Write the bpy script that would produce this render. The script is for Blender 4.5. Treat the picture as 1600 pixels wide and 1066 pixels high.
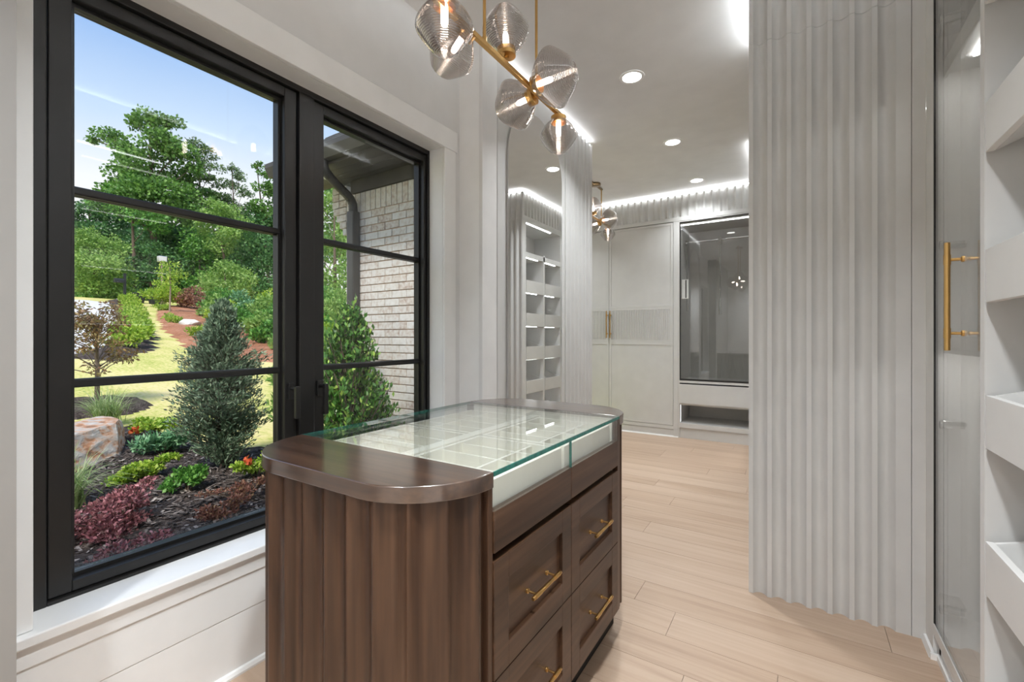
import bpy, math, random
import numpy as np
from mathutils import Matrix, Vector

# ------------------------------------------------------------------ reset
for o in list(bpy.data.objects):
    bpy.data.objects.remove(o)
SC = bpy.context.scene
COL = SC.collection
PI = math.pi
random.seed(7)

# ------------------------------------------------------------------ camera
cam_d = bpy.data.cameras.new('camera')
cam = bpy.data.objects.new('camera', cam_d)
COL.objects.link(cam)
cam.location = (0, 0, 1.23)
cam.rotation_euler = (PI / 2, 0, math.radians(32.5))
cam_d.sensor_width = 36
cam_d.lens = 15.75
cam_d.shift_y = -6.5 / 1600
cam_d.clip_start = 0.05
cam_d.clip_end = 400
SC.camera = cam

# ------------------------------------------------------------------ sky, sun, exposure
world = bpy.data.worlds.new('sky')
SC.world = world
world.use_nodes = True
wn, wl = world.node_tree.nodes, world.node_tree.links
wn.clear()
w_out = wn.new('ShaderNodeOutputWorld')
w_bg = wn.new('ShaderNodeBackground')
w_tc = wn.new('ShaderNodeTexCoord')
w_sep = wn.new('ShaderNodeSeparateXYZ')
w_rmp = wn.new('ShaderNodeValToRGB')
w_noise = wn.new('ShaderNodeTexNoise')
w_add = wn.new('ShaderNodeMath'); w_add.operation = 'MULTIPLY_ADD'
w_noise.inputs['Scale'].default_value = 1.6
w_noise.inputs['Detail'].default_value = 3
wl.new(w_tc.outputs['Generated'], w_sep.inputs[0])
wl.new(w_tc.outputs['Generated'], w_noise.inputs['Vector'])
wl.new(w_noise.outputs[0], w_add.inputs[0])
w_add.inputs[1].default_value = -0.10
wl.new(w_sep.outputs['Z'], w_add.inputs[2])
wl.new(w_add.outputs[0], w_rmp.inputs[0])
r = w_rmp.color_ramp
r.elements[0].position = 0.10; r.elements[0].color = (1.0, 1.0, 1.0, 1)
r.elements[1].position = 1.0; r.elements[1].color = (0.26, 0.44, 0.82, 1)
e = r.elements.new(0.21); e.color = (0.93, 0.96, 1.0, 1)
e = r.elements.new(0.31); e.color = (0.60, 0.76, 0.98, 1)
e = r.elements.new(0.42); e.color = (0.345, 0.54, 0.90, 1)
wl.new(w_rmp.outputs[0], w_bg.inputs['Color'])
w_bg.inputs['Strength'].default_value = 0.79
wl.new(w_bg.outputs[0], w_out.inputs['Surface'])

sun_d = bpy.data.lights.new('sun', 'SUN')
sun = bpy.data.objects.new('sun', sun_d)
COL.objects.link(sun)
sun.location = (-8, -6, 20)
sun.rotation_euler = (math.radians(30), math.radians(24), 0)
sun_d.energy = 3.25
sun_d.angle = math.radians(12)
sun_d.color = (1.0, 0.95, 0.86)

SC.view_settings.view_transform = 'Standard'
SC.view_settings.look = 'None'
SC.view_settings.exposure = 0.48
SC.view_settings.gamma = 1.0
SC.view_settings.use_curve_mapping = False
try:
    SC.cycles.max_bounces = 14
    SC.cycles.diffuse_bounces = 6
    SC.cycles.transparent_max_bounces = 24
    SC.cycles.sample_clamp_indirect = 6
    SC.cycles.use_denoising = True
    SC.cycles.caustics_reflective = False
    SC.cycles.caustics_refractive = False
except Exception:
    pass
CAN_W = 1.0
LED = 11.0

# ------------------------------------------------------------------ materials
MATS = {}


def new_mat(name):
    m = bpy.data.materials.new(name)
    m.use_nodes = True
    m.node_tree.nodes.clear()
    MATS[name] = m
    out = m.node_tree.nodes.new('ShaderNodeOutputMaterial')
    return m, m.node_tree.nodes, m.node_tree.links, out


def principled(nodes, links, out, col, rough, metal):
    p = nodes.new('ShaderNodeBsdfPrincipled')
    p.inputs['Base Color'].default_value = (*col, 1)
    p.inputs['Roughness'].default_value = rough
    p.inputs['Metallic'].default_value = metal
    links.new(p.outputs[0], out.inputs['Surface'])
    return p


def add_bump(nodes, links, p, src, strength, dist):
    b = nodes.new('ShaderNodeBump')
    b.inputs['Strength'].default_value = strength
    b.inputs['Distance'].default_value = dist
    links.new(src, b.inputs['Height'])
    links.new(b.outputs[0], p.inputs['Normal'])


def ramp(nodes, stops):
    r_ = nodes.new('ShaderNodeValToRGB')
    cr = r_.color_ramp
    cr.elements[0].position = stops[0][0]; cr.elements[0].color = (*stops[0][1], 1)
    cr.elements[1].position = stops[-1][0]; cr.elements[1].color = (*stops[-1][1], 1)
    for pos, c in stops[1:-1]:
        e_ = cr.elements.new(pos); e_.color = (*c, 1)
    return r_


def plain(name, col, rough=0.5, metal=0.0, var=0.03, scale=6.0, bump=0.0):
    """painted / metal surface with a little procedural unevenness"""
    m, n, l, out = new_mat(name)
    p = principled(n, l, out, col, rough, metal)
    tc = n.new('ShaderNodeTexCoord')
    nz = n.new('ShaderNodeTexNoise')
    nz.inputs['Scale'].default_value = scale
    nz.inputs['Detail'].default_value = 4
    l.new(tc.outputs['Object'], nz.inputs['Vector'])
    a = tuple(max(0, c * (1 - var)) for c in col)
    b = tuple(min(1, c * (1 + var)) for c in col)
    rp = ramp(n, [(0.3, a), (0.7, b)])
    l.new(nz.outputs[0], rp.inputs[0])
    l.new(rp.outputs[0], p.inputs['Base Color'])
    if bump:
        add_bump(n, l, p, nz.outputs[0], bump, 0.01)
    return m


def wood(name, axis, stops, stretch=14.0, fine=70.0, rough=0.38, tint=0.0, bump=0.03, coat=0.0):
    """grain running along axis (0 x, 1 y, 2 z)"""
    m, n, l, out = new_mat(name)
    p = principled(n, l, out, stops[0][1], rough, 0)
    p.inputs['Coat Weight'].default_value = coat
    p.inputs['Coat Roughness'].default_value = 0.14
    p.inputs['Coat IOR'].default_value = 2.1
    tc = n.new('ShaderNodeTexCoord')
    oi = n.new('ShaderNodeObjectInfo')
    off = n.new('ShaderNodeVectorMath'); off.operation = 'MULTIPLY_ADD'
    l.new(oi.outputs['Random'], off.inputs[0])
    off.inputs[1].default_value = (17.0, 31.0, 23.0)
    l.new(tc.outputs['Object'], off.inputs[2])
    mp = n.new('ShaderNodeMapping')
    s = [stretch, stretch, stretch]; s[axis] = stretch * 0.06
    mp.inputs['Scale'].default_value = s
    l.new(off.outputs[0], mp.inputs['Vector'])
    n1 = n.new('ShaderNodeTexNoise')
    n1.inputs['Scale'].default_value = 1.0
    n1.inputs['Detail'].default_value = 6
    n1.inputs['Distortion'].default_value = 1.3
    l.new(mp.outputs[0], n1.inputs['Vector'])
    mp2 = n.new('ShaderNodeMapping')
    s2 = [fine, fine, fine]; s2[axis] = fine * 0.03
    mp2.inputs['Scale'].default_value = s2
    l.new(off.outputs[0], mp2.inputs['Vector'])
    n2 = n.new('ShaderNodeTexNoise')
    n2.inputs['Scale'].default_value = 1.0
    n2.inputs['Detail'].default_value = 3
    l.new(mp2.outputs[0], n2.inputs['Vector'])
    mx = n.new('ShaderNodeMath'); mx.operation = 'MULTIPLY_ADD'
    l.new(n2.outputs[0], mx.inputs[0]); mx.inputs[1].default_value = 0.35
    ad = n.new('ShaderNodeMath'); ad.operation = 'MULTIPLY_ADD'
    l.new(n1.outputs[0], ad.inputs[0]); ad.inputs[1].default_value = 0.75; ad.inputs[2].default_value = -0.05
    l.new(ad.outputs[0], mx.inputs[2])
    src = mx.outputs[0]
    if tint:
        t = n.new('ShaderNodeMath'); t.operation = 'MULTIPLY_ADD'
        l.new(oi.outputs['Random'], t.inputs[0]); t.inputs[1].default_value = tint
        t2 = n.new('ShaderNodeMath'); t2.operation = 'SUBTRACT'
        l.new(src, t2.inputs[0]); t2.inputs[1].default_value = tint / 2
        l.new(t2.outputs[0], t.inputs[2])
        src = t.outputs[0]
    rp = ramp(n, stops)
    l.new(src, rp.inputs[0])
    l.new(rp.outputs[0], p.inputs['Base Color'])
    add_bump(n, l, p, n2.outputs[0], bump, 0.004)
    return m


def glass(name, tint=(1, 1, 1), base=0.04, rough=0.0, power=5.0):
    """clear pane: straight transmission plus fresnel reflection, same from both sides"""
    m, n, l, out = new_mat(name)
    lw = n.new('ShaderNodeLayerWeight'); lw.inputs['Blend'].default_value = 0.5
    pw = n.new('ShaderNodeMath'); pw.operation = 'POWER'
    l.new(lw.outputs['Facing'], pw.inputs[0]); pw.inputs[1].default_value = power
    ma = n.new('ShaderNodeMath'); ma.operation = 'MULTIPLY_ADD'
    l.new(pw.outputs[0], ma.inputs[0]); ma.inputs[1].default_value = 1 - base; ma.inputs[2].default_value = base
    tr = n.new('ShaderNodeBsdfTransparent'); tr.inputs[0].default_value = (*tint, 1)
    gl = n.new('ShaderNodeBsdfGlossy'); gl.inputs['Roughness'].default_value = rough
    gl.inputs['Color'].default_value = (1, 1, 1, 1)
    mx = n.new('ShaderNodeMixShader')
    l.new(ma.outputs[0], mx.inputs[0]); l.new(tr.outputs[0], mx.inputs[1]); l.new(gl.outputs[0], mx.inputs[2])
    l.new(mx.outputs[0], out.inputs['Surface'])
    return m


def emit(name, col, strength):
    m, n, l, out = new_mat(name)
    em = n.new('ShaderNodeEmission')
    em.inputs[0].default_value = (*col, 1); em.inputs[1].default_value = strength
    l.new(em.outputs[0], out.inputs['Surface'])
    return m


def leaf(name, stops, trans=0.3, rough=0.5):
    """each leaf its own tint"""
    m, n, l, out = new_mat(name)
    ge = n.new('ShaderNodeNewGeometry')
    rp = ramp(n, stops)
    l.new(ge.outputs['Random Per Island'], rp.inputs[0])
    p = n.new('ShaderNodeBsdfPrincipled')
    p.inputs['Roughness'].default_value = rough
    l.new(rp.outputs[0], p.inputs['Base Color'])
    tl = n.new('ShaderNodeBsdfTranslucent')
    l.new(rp.outputs[0], tl.inputs[0])
    mx = n.new('ShaderNodeMixShader'); mx.inputs[0].default_value = trans
    l.new(p.outputs[0], mx.inputs[1]); l.new(tl.outputs[0], mx.inputs[2])
    l.new(mx.outputs[0], out.inputs['Surface'])
    return m


def ground_mat(name, stops, scales, bump=0.3, dist=0.02, stretch=(1, 1, 1)):
    m, n, l, out = new_mat(name)
    p = principled(n, l, out, stops[0][1], 0.95, 0)
    p.inputs['Specular IOR Level'].default_value = 0.1
    tc = n.new('ShaderNodeTexCoord')
    mp = n.new('ShaderNodeMapping'); mp.inputs['Scale'].default_value = stretch
    l.new(tc.outputs['Object'], mp.inputs[0])
    a = n.new('ShaderNodeTexNoise'); a.inputs['Scale'].default_value = scales[0]; a.inputs['Detail'].default_value = 5
    b = n.new('ShaderNodeTexNoise'); b.inputs['Scale'].default_value = scales[1]; b.inputs['Detail'].default_value = 4
    l.new(mp.outputs[0], a.inputs['Vector']); l.new(mp.outputs[0], b.inputs['Vector'])
    mx = n.new('ShaderNodeMath'); mx.operation = 'MULTIPLY_ADD'
    l.new(b.outputs[0], mx.inputs[0]); mx.inputs[1].default_value = 0.5
    h = n.new('ShaderNodeMath'); h.operation = 'MULTIPLY'; l.new(a.outputs[0], h.inputs[0]); h.inputs[1].default_value = 0.5
    l.new(h.outputs[0], mx.inputs[2])
    rp = ramp(n, stops)
    l.new(mx.outputs[0], rp.inputs[0]); l.new(rp.outputs[0], p.inputs['Base Color'])
    add_bump(n, l, p, b.outputs[0], bump, dist)
    return m


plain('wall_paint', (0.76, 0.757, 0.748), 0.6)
plain('pier_grey', (0.30, 0.29, 0.275), 0.5)  # much darker even grey than wall_paint, for the near pier only
plain('ceiling_paint', (0.76, 0.76, 0.757), 0.7)
plain('trim_paint', (0.86, 0.86, 0.85), 0.4)
plain('cabinet_paint', (0.60, 0.597, 0.585), 0.42)
plain('cabinet_inner', (0.60, 0.59, 0.57), 0.5)
plain('shelf_white', (0.74, 0.735, 0.72), 0.45)
plain('black_metal', (0.012, 0.0115, 0.011), 0.40, 0.0, 0.1)
plain('black_rubber', (0.008, 0.008, 0.008), 0.6)
plain('brass', (0.62, 0.38, 0.14), 0.28, 1.0, 0.06, 20)
plain('brass_dark', (0.30, 0.22, 0.13), 0.35, 1.0, 0.06, 20)
plain('chrome', (0.75, 0.75, 0.74), 0.18, 1.0)
plain('cream', (0.86, 0.83, 0.74), 0.5, 0, 0.02)
plain('tray_floor_shade', (0.66, 0.64, 0.56), 0.8, 0, 0.03)  # cream darkened: shade inside the tray cells put into the floor colour
plain('shadow_gap', (0.012, 0.010, 0.008), 0.8)
WAL = [(0.26, (0.017, 0.0075, 0.0035)), (0.45, (0.046, 0.021, 0.0105)), (0.60, (0.078, 0.038, 0.020)), (0.80, (0.125, 0.066, 0.037))]
wood('walnut_x', 0, WAL, rough=0.30, coat=1.0)
wood('walnut_y', 1, WAL)
wood('walnut_z', 2, WAL, rough=0.30)
OAK = [(0.22, (0.365, 0.25, 0.172)), (0.42, (0.47, 0.338, 0.243)), (0.60, (0.525, 0.39, 0.29)), (0.82, (0.585, 0.45, 0.347))]
wood('oak_floor', 0, OAK, stretch=9, fine=60, rough=0.42, tint=0.18, bump=0.02)
glass('window_glass', (0.985, 0.99, 0.985), 0.02)
glass('display_glass', (0.975, 0.99, 0.985), 0.05)
glass('smoked_glass', (0.66, 0.62, 0.60), 0.20, 0.03, 2.6)
glass('grey_glass', (0.80, 0.80, 0.79), 0.07, 0.0, 4.0)
glass('clear_door_glass', (0.94, 0.945, 0.94), 0.05)
glass('clear_plastic', (0.80, 0.81, 0.80), 0.25, 0.1, 2.0)
plain('glass_edge', (0.02, 0.16, 0.13), 0.08, 0, 0.3, 60)
m_, n_, l_, o_ = new_mat('mirror')
principled(n_, l_, o_, (0.90, 0.90, 0.89), 0.0, 1.0)
emit('led', (0.96, 0.98, 1.0), LED)
emit('led_cove', (0.92, 0.965, 1.0), 95.0)
emit('led_dim', (0.96, 0.98, 1.0), 1.6)
emit('led_bright', (1.0, 0.99, 0.97), 26.0)
emit('led_soft', (1.0, 0.985, 0.96), 3.5)
emit('can_lens', (1.0, 0.98, 0.95), 7.0).cycles.emission_sampling = 'NONE'
emit('bulb', (1.0, 0.92, 0.84), 26.0)


def brick_mat():
    m, n, l, out = new_mat('brick_face')
    p = principled(n, l, out, (.6, .5, .45), 0.9, 0)
    oi = n.new('ShaderNodeObjectInfo')
    tc = n.new('ShaderNodeTexCoord')
    off = n.new('ShaderNodeVectorMath'); off.operation = 'MULTIPLY_ADD'
    l.new(oi.outputs['Random'], off.inputs[0]); off.inputs[1].default_value = (40, 70, 55)
    l.new(tc.outputs['Object'], off.inputs[2])
    nz = n.new('ShaderNodeTexNoise'); nz.inputs['Scale'].default_value = 28; nz.inputs['Detail'].default_value = 6
    l.new(off.outputs[0], nz.inputs['Vector'])
    ad = n.new('ShaderNodeMath'); ad.operation = 'MULTIPLY_ADD'
    l.new(oi.outputs['Random'], ad.inputs[0]); ad.inputs[1].default_value = 0.25
    l.new(nz.outputs[0], ad.inputs[2])
    rp = ramp(n, [(0.30, (0.42, 0.32, 0.275)), (0.48, (0.58, 0.515, 0.465)), (0.64, (0.655, 0.625, 0.595)), (0.9, (0.72, 0.70, 0.68))])
    l.new(ad.outputs[0], rp.inputs[0]); l.new(rp.outputs[0], p.inputs['Base Color'])
    add_bump(n, l, p, nz.outputs[0], 0.4, 0.006)


brick_mat()
plain('mortar', (0.54, 0.40, 0.315), 0.95, 0, 0.12, 40, 0.2)
plain('gutter_metal', (0.05, 0.047, 0.044), 0.5, 0.0, 0.15, 8)
plain('soffit_board', (0.062, 0.058, 0.053), 0.5, 0, 0.25, 5)
plain('shingle', (0.10, 0.10, 0.105), 0.95, 0, 0.35, 50, 0.4)
plain('concrete', (0.66, 0.64, 0.63), 0.9, 0, 0.05, 3)
plain('bark', (0.13, 0.095, 0.07), 0.9, 0, 0.4, 30, 0.5)
plain('bark_pale', (0.30, 0.23, 0.17), 0.9, 0, 0.3, 30, 0.4)
plain('bin_plastic', (0.02, 0.024, 0.028), 0.5)
plain('pale_rock', (0.62, 0.60, 0.57), 0.9, 0, 0.2, 4, 0.4)
ground_mat('lawn_grass', [(0.34, (0.26, 0.33, 0.06)), (0.44, (0.47, 0.48, 0.13)), (0.53, (0.66, 0.58, 0.24)), (0.68, (0.74, 0.62, 0.34))], (0.9, 22), 0.5, 0.03, (0.5, 1.0, 1.0))
ground_mat('mulch', [(0.32, (0.025, 0.020, 0.018)), (0.5, (0.085, 0.066, 0.06)), (0.64, (0.19, 0.155, 0.14)), (0.75, (0.34, 0.29, 0.27))], (14, 70), 1.0, 0.03)
ground_mat('pine_straw', [(0.32, (0.20, 0.085, 0.05)), (0.5, (0.38, 0.17, 0.10)), (0.7, (0.52, 0.28, 0.18))], (1.5, 16), 0.8, 0.04)
m_, n_, l_, o_ = new_mat('boulder_stone')
p_ = principled(n_, l_, o_, (.5, .4, .3), 0.9, 0)
tc_ = n_.new('ShaderNodeTexCoord'); mp_ = n_.new('ShaderNodeMapping'); mp_.inputs['Scale'].default_value = (2.2, 2.2, 4)
l_.new(tc_.outputs['Object'], mp_.inputs[0])
nz_ = n_.new('ShaderNodeTexNoise'); nz_.inputs['Scale'].default_value = 4.0; nz_.inputs['Detail'].default_value = 9; nz_.inputs['Distortion'].default_value = 0.2
l_.new(mp_.outputs[0], nz_.inputs['Vector'])
rp_ = ramp(n_, [(0.30, (0.18, 0.12, 0.09)), (0.40, (0.46, 0.22, 0.11)), (0.49, (0.55, 0.40, 0.31)), (0.57, (0.47, 0.42, 0.38)), (0.72, (0.66, 0.60, 0.54))])
l_.new(nz_.outputs[0], rp_.inputs[0]); l_.new(rp_.outputs[0], p_.inputs['Base Color'])
add_bump(n_, l_, p_, nz_.outputs[0], 0.6, 0.03)

leaf('leaf_oak', [(0, (0.058, 0.152, 0.029)), (0.5, (0.123, 0.275, 0.051)), (1, (0.232, 0.420, 0.094))])
leaf('leaf_dark', [(0, (0.045, 0.136, 0.048)), (0.6, (0.096, 0.240, 0.072)), (1, (0.192, 0.368, 0.120))])
leaf('leaf_pine', [(0, (0.070, 0.147, 0.054)), (0.6, (0.132, 0.232, 0.078)), (1, (0.232, 0.310, 0.116))], 0.2)
leaf('leaf_light', [(0, (0.144, 0.288, 0.060)), (0.5, (0.252, 0.432, 0.096)), (1, (0.432, 0.600, 0.180))], 0.4)
leaf('leaf_lime', [(0, (0.158, 0.315, 0.026)), (0.5, (0.347, 0.525, 0.053)), (1, (0.578, 0.693, 0.126))], 0.4)
leaf('leaf_green', [(0, (0.047, 0.162, 0.027)), (0.6, (0.121, 0.324, 0.054)), (1, (0.270, 0.513, 0.108))])
leaf('leaf_holly', [(0, (0.043, 0.128, 0.020)), (0.6, (0.102, 0.255, 0.051)), (0.85, (0.221, 0.425, 0.085)), (1, (0.578, 0.782, 0.170))], 0.25, 0.3)
leaf('leaf_blue', [(0, (0.086, 0.149, 0.086)), (0.6, (0.184, 0.276, 0.172)), (1, (0.356, 0.448, 0.299))], 0.2)
leaf('leaf_bluegreen', [(0, (0.065, 0.208, 0.091)), (0.6, (0.156, 0.351, 0.169)), (1, (0.325, 0.546, 0.286))], 0.2)
leaf('leaf_red', [(0, (0.115, 0.052, 0.052)), (0.45, (0.287, 0.115, 0.121)), (0.8, (0.529, 0.196, 0.230)), (1, (0.736, 0.391, 0.402))], 0.25)
leaf('leaf_copper', [(0, (0.13, 0.065, 0.045)), (0.4, (0.28, 0.13, 0.085)), (0.75, (0.42, 0.18, 0.14)), (1, (0.50, 0.34, 0.16))], 0.3)
leaf('leaf_maple', [(0, (0.11, 0.065, 0.03)), (0.4, (0.26, 0.13, 0.05)), (0.7, (0.24, 0.24, 0.08)), (1, (0.40, 0.25, 0.10))], 0.3)
leaf('leaf_blade', [(0, (0.17, 0.30, 0.09)), (0.6, (0.36, 0.47, 0.19)), (1, (0.62, 0.66, 0.40))], 0.3)
leaf('petal_orange', [(0, (0.75, 0.10, 0.03)), (1, (0.85, 0.22, 0.08))], 0.3)
leaf('chip', [(0, (0.02, 0.016, 0.014)), (0.5, (0.075, 0.058, 0.052)), (0.85, (0.20, 0.165, 0.15)), (1, (0.40, 0.35, 0.32))], 0.0, 0.95)

# ------------------------------------------------------------------ mesh helpers
WLOC = {}


class MB:
    """collects shapes into one mesh, given in world coordinates"""

    def __init__(self):
        self.v, self.f = [], []

    def add(self, verts, faces):
        b = len(self.v)
        self.v += [tuple(p) for p in verts]
        self.f += [tuple(i + b for i in fc) for fc in faces]
        return self

    def box(self, x0, x1, y0, y1, z0, z1):
        x0, x1 = sorted((x0, x1)); y0, y1 = sorted((y0, y1)); z0, z1 = sorted((z0, z1))
        return self.add([(x0, y0, z0), (x1, y0, z0), (x1, y1, z0), (x0, y1, z0), (x0, y0, z1), (x1, y0, z1), (x1, y1, z1), (x0, y1, z1)],
                        [(0, 3, 2, 1), (4, 5, 6, 7), (0, 1, 5, 4), (1, 2, 6, 5), (2, 3, 7, 6), (3, 0, 4, 7)])

    def prism(self, poly, a0, a1, axis=2):
        """polygon (2D, counter-clockwise) extruded along axis"""
        n = len(poly)

        def p3(p, a):
            if axis == 2: return (p[0], p[1], a)
            if axis == 1: return (p[0], a, p[1])
            return (a, p[0], p[1])
        vs = [p3(p, a0) for p in poly] + [p3(p, a1) for p in poly]
        fs = [tuple(reversed(range(n))), tuple(range(n, 2 * n))]
        fs += [(i, (i + 1) % n, (i + 1) % n + n, i + n) for i in range(n)]
        return self.add(vs, fs)

    def tube(self, pts, rad, seg=10, cap=True):
        pts = [Vector(p) for p in pts]
        rr = rad if isinstance(rad, (list, tuple)) else [rad] * len(pts)
        rings = []
        prev = None
        for i, p in enumerate(pts):
            d = (pts[min(i + 1, len(pts) - 1)] - pts[max(i - 1, 0)]).normalized()
            if prev is None:
                a = Vector((0, 0, 1)) if abs(d.z) < 0.9 else Vector((1, 0, 0))
                u = d.cross(a).normalized()
            else:
                u = (prev - d * prev.dot(d)).normalized()
            prev = u
            w = d.cross(u)
            rings.append([p + (u * math.cos(2 * PI * k / seg) + w * math.sin(2 * PI * k / seg)) * rr[i] for k in range(seg)])
        vs = [q for rg in rings for q in rg]
        fs = []
        for i in range(len(pts) - 1):
            for k in range(seg):
                a, b = i * seg + k, i * seg + (k + 1) % seg
                fs.append((a, b, b + seg, a + seg))
        if cap:
            fs.append(tuple(reversed(range(seg))))
            fs.append(tuple(range((len(pts) - 1) * seg, len(pts) * seg)))
        return self.add(vs, fs)

    def lathe(self, prof, origin=(0, 0, 0), axis=(0, 0, 1), seg=32):
        """profile [(radius, height along axis)]"""
        q = Vector((0, 0, 1)).rotation_difference(Vector(axis).normalized())
        o = Vector(origin)
        vs, fs = [], []
        for rad, h in prof:
            for k in range(seg):
                t = 2 * PI * k / seg
                vs.append(o + q @ Vector((rad * math.cos(t), rad * math.sin(t), h)))
        for i in range(len(prof) - 1):
            for k in range(seg):
                a, b = i * seg + k, i * seg + (k + 1) % seg
                fs.append((a, b, b + seg, a + seg))
        return self.add(vs, fs)

    def build(self, name, mat, parent=None, bevel=0.0, smooth=False, kind=None, label=None):
        me = bpy.data.meshes.new(name)
        arr = np.array(self.v, dtype=float)
        c = (arr.min(0) + arr.max(0)) / 2
        me.from_pydata([tuple(p) for p in (arr - c)], [], self.f)
        me.materials.append(MATS[mat] if isinstance(mat, str) else mat)
        if smooth:
            me.polygons.foreach_set('use_smooth', [True] * len(me.polygons))
            try:
                me.set_sharp_from_angle(angle=math.radians(42))
            except Exception:
                pass
        me.update()
        o = bpy.data.objects.new(name, me)
        COL.objects.link(o)
        return place(o, c, parent, bevel, kind, label)


def place(o, c, parent=None, bevel=0.0, kind=None, label=None):
    o.location = c
    WLOC[o.name] = Vector(c)
    if parent is not None:
        o.parent = parent
        o.matrix_parent_inverse = Matrix.Translation(WLOC[parent.name]).inverted()
    if bevel:
        b = o.modifiers.new('bevel', 'BEVEL')
        b.width = bevel; b.segments = 2; b.limit_method = 'ANGLE'; b.angle_limit = math.radians(50)
    if kind: o['kind'] = kind
    if label: o['label'] = label
    return o


def B(x0, x1, y0, y1, z0, z1):
    return MB().box(x0, x1, y0, y1, z0, z1)


def tag(o, label, cat, group=None, kind=None):
    o['label'] = label; o['category'] = cat
    if group: o['group'] = group
    if kind: o['kind'] = kind
    return o


def thing(name, label, cat, loc, group=None, kind=None):
    o = bpy.data.objects.new(name, None)
    o.empty_display_size = 0.1
    COL.objects.link(o)
    o.location = loc
    WLOC[o.name] = Vector(loc)
    return tag(o, label, cat, group, kind)


def share(o, loc, parent):
    """another piece with the same mesh data"""
    c = o.copy()
    COL.objects.link(c)
    c.location = loc
    WLOC[c.name] = Vector(loc)
    c.parent = parent
    c.matrix_parent_inverse = Matrix.Translation(WLOC[parent.name]).inverted()
    return c


def flute_line(a, b, pitch, fillet, depth, axis_sign, n=9):
    """offsets along one straight run: list of (s, d) with d measured inwards"""
    out = []
    s = a
    while s < b - 1e-6:
        out.append((s, 0.0))
        e0 = min(s + fillet, b)
        out.append((e0, 0.0))
        e1 = min(s + pitch, b)
        if e1 - e0 > 0.004:
            for k in range(1, n):
                t = k / n
                out.append((e0 + (e1 - e0) * t, depth * math.sin(PI * t) ** 0.8))
        s += pitch
    out.append((b, 0.0))
    return out


def fluted_panel_x(name, parent, x0, x1, yface, back, z0, z1, flat=0.0, pitch=0.0777, fillet=0.0185, depth=0.025, mat='cabinet_paint'):
    """fluted panel running along X whose face looks towards -Y"""
    fl = flute_line(x0, x1 - flat, pitch, fillet, depth, 1)
    if flat: fl.append((x1, 0.0))
    poly = [(s, yface + d) for s, d in fl] + [(x1, yface + back), (x0, yface + back)]
    return MB().prism(poly, z0, z1).build(name, mat, parent, smooth=True)


def fluted_panel_y(name, parent, y0, y1, xface, sgn, back, z0, z1, pitch=0.0777, fillet=0.0185, depth=0.025, mat='cabinet_paint'):
    """fluted panel running along Y; sgn +1 looks to +X, -1 looks to -X"""
    fl = flute_line(y0, y1, pitch, fillet, depth, 1)
    pts = [(xface - sgn * d, s) for s, d in fl]
    bk = [(xface - sgn * back, y1), (xface - sgn * back, y0)]
    poly = pts + bk if sgn > 0 else list(reversed(pts + bk))
    return MB().prism(poly, z0, z1).build(name, mat, parent, smooth=True)


def struct(o, label, cat='wall'):
    return tag(o, label, cat, kind='structure')


# ------------------------------------------------------------------ room shell
CEIL = 3.0
floor = struct(B(-3.5, 0.95, -1.8, 6.35, -0.12, -0.006).build('floor', 'shadow_gap'), 'pale oak plank floor', 'floor')
PW = 0.186
rows = []
y = 2.08 - PW * 21
proto = {}
while y < 6.3:
    rows.append(y); y += PW
FIX = {2.08 - PW: [-0.458], 2.08 - 2 * PW: [-0.06]}
xl, xr = -3.45, 0.92
for ri, y0 in enumerate(rows):
    cuts = None
    for k_, v_ in FIX.items():
        if abs(k_ - y0) < 0.01: cuts = v_[:]
    if cuts is None:
        cuts = [random.uniform(-1.3, 0.35)]
    cuts = [cuts[0] - 1.75] + cuts
    xs = [xl] + [c_ for c_ in cuts if c_ > xl + 0.3] + [xr]
    for a, b in zip(xs[:-1], xs[1:]):
        B(a + 0.0008, b - 0.0008, y0 + 0.0008, y0 + PW - 0.0008, -0.0055, 0.0).build('plank', 'oak_floor', floor)

struct(MB().box(-1.95, 1.0, -1.9, 6.45, CEIL, CEIL + 0.12).box(-3.6, -1.951, 3.36, 6.45, CEIL, CEIL + 0.12).build('ceiling', 'ceiling_paint'), 'flat pale grey painted ceiling', 'ceiling')

wl_ = MB()
wl_.box(-1.95, -1.745, -1.9, 0.300, 0, CEIL)
wl_.box(-1.95, -1.745, 2.025, 2.14, 0, CEIL)
wl_.box(-1.95, -1.745, 0.300, 2.025, 0, 0.41)
wl_.box(-1.95, -1.745, 0.300, 2.025, 2.375, CEIL)
wall_left = struct(wl_.build('wall_left', 'wall_paint'), 'white painted wall around the black window')
# boards below the window
B(-1.745, -1.722, 0.27, 2.138, 0.2195, 0.3515).build('board', 'trim_paint', wall_left, bevel=0.003)
B(-1.745, -1.716, 0.27, 2.138, 0.352, 0.4115).build('board', 'trim_paint', wall_left, bevel=0.003)
bl = struct(B(-1.745, -1.724, 0.27, 2.138, 0.0, 0.219).build('baseboard_left', 'trim_paint', bevel=0.003), 'tall white baseboard under the window', 'baseboard')
MB().prism([(-1.724, 0), (-1.708, 0), (-1.708, 0.008), (-1.715, 0.018), (-1.724, 0.02)], 0.27, 2.138, 1).build('shoe_moulding', 'trim_paint', bl)
struct(B(-1.745, -1.57, -1.9, 0.266, 0, CEIL).build('wall_pier_near', 'pier_grey'), 'narrow dark grey pier at the left picture edge')
struct(B(-1.95, -1.598, 2.14, 3.82, 0, CEIL).build('wall_mirror', 'trim_paint'), 'wall pier carrying the arched mirror')
struct(B(-3.6, -1.95, 3.36, 3.82, 0, CEIL).build('wall_wing', 'wall_paint'), 'inner wall of the far dressing room')
struct(B(-3.6, -3.45, 3.82, 6.45, 0, CEIL).build('wall_far_left', 'wall_paint'), 'left wall of the far dressing room')
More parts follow.
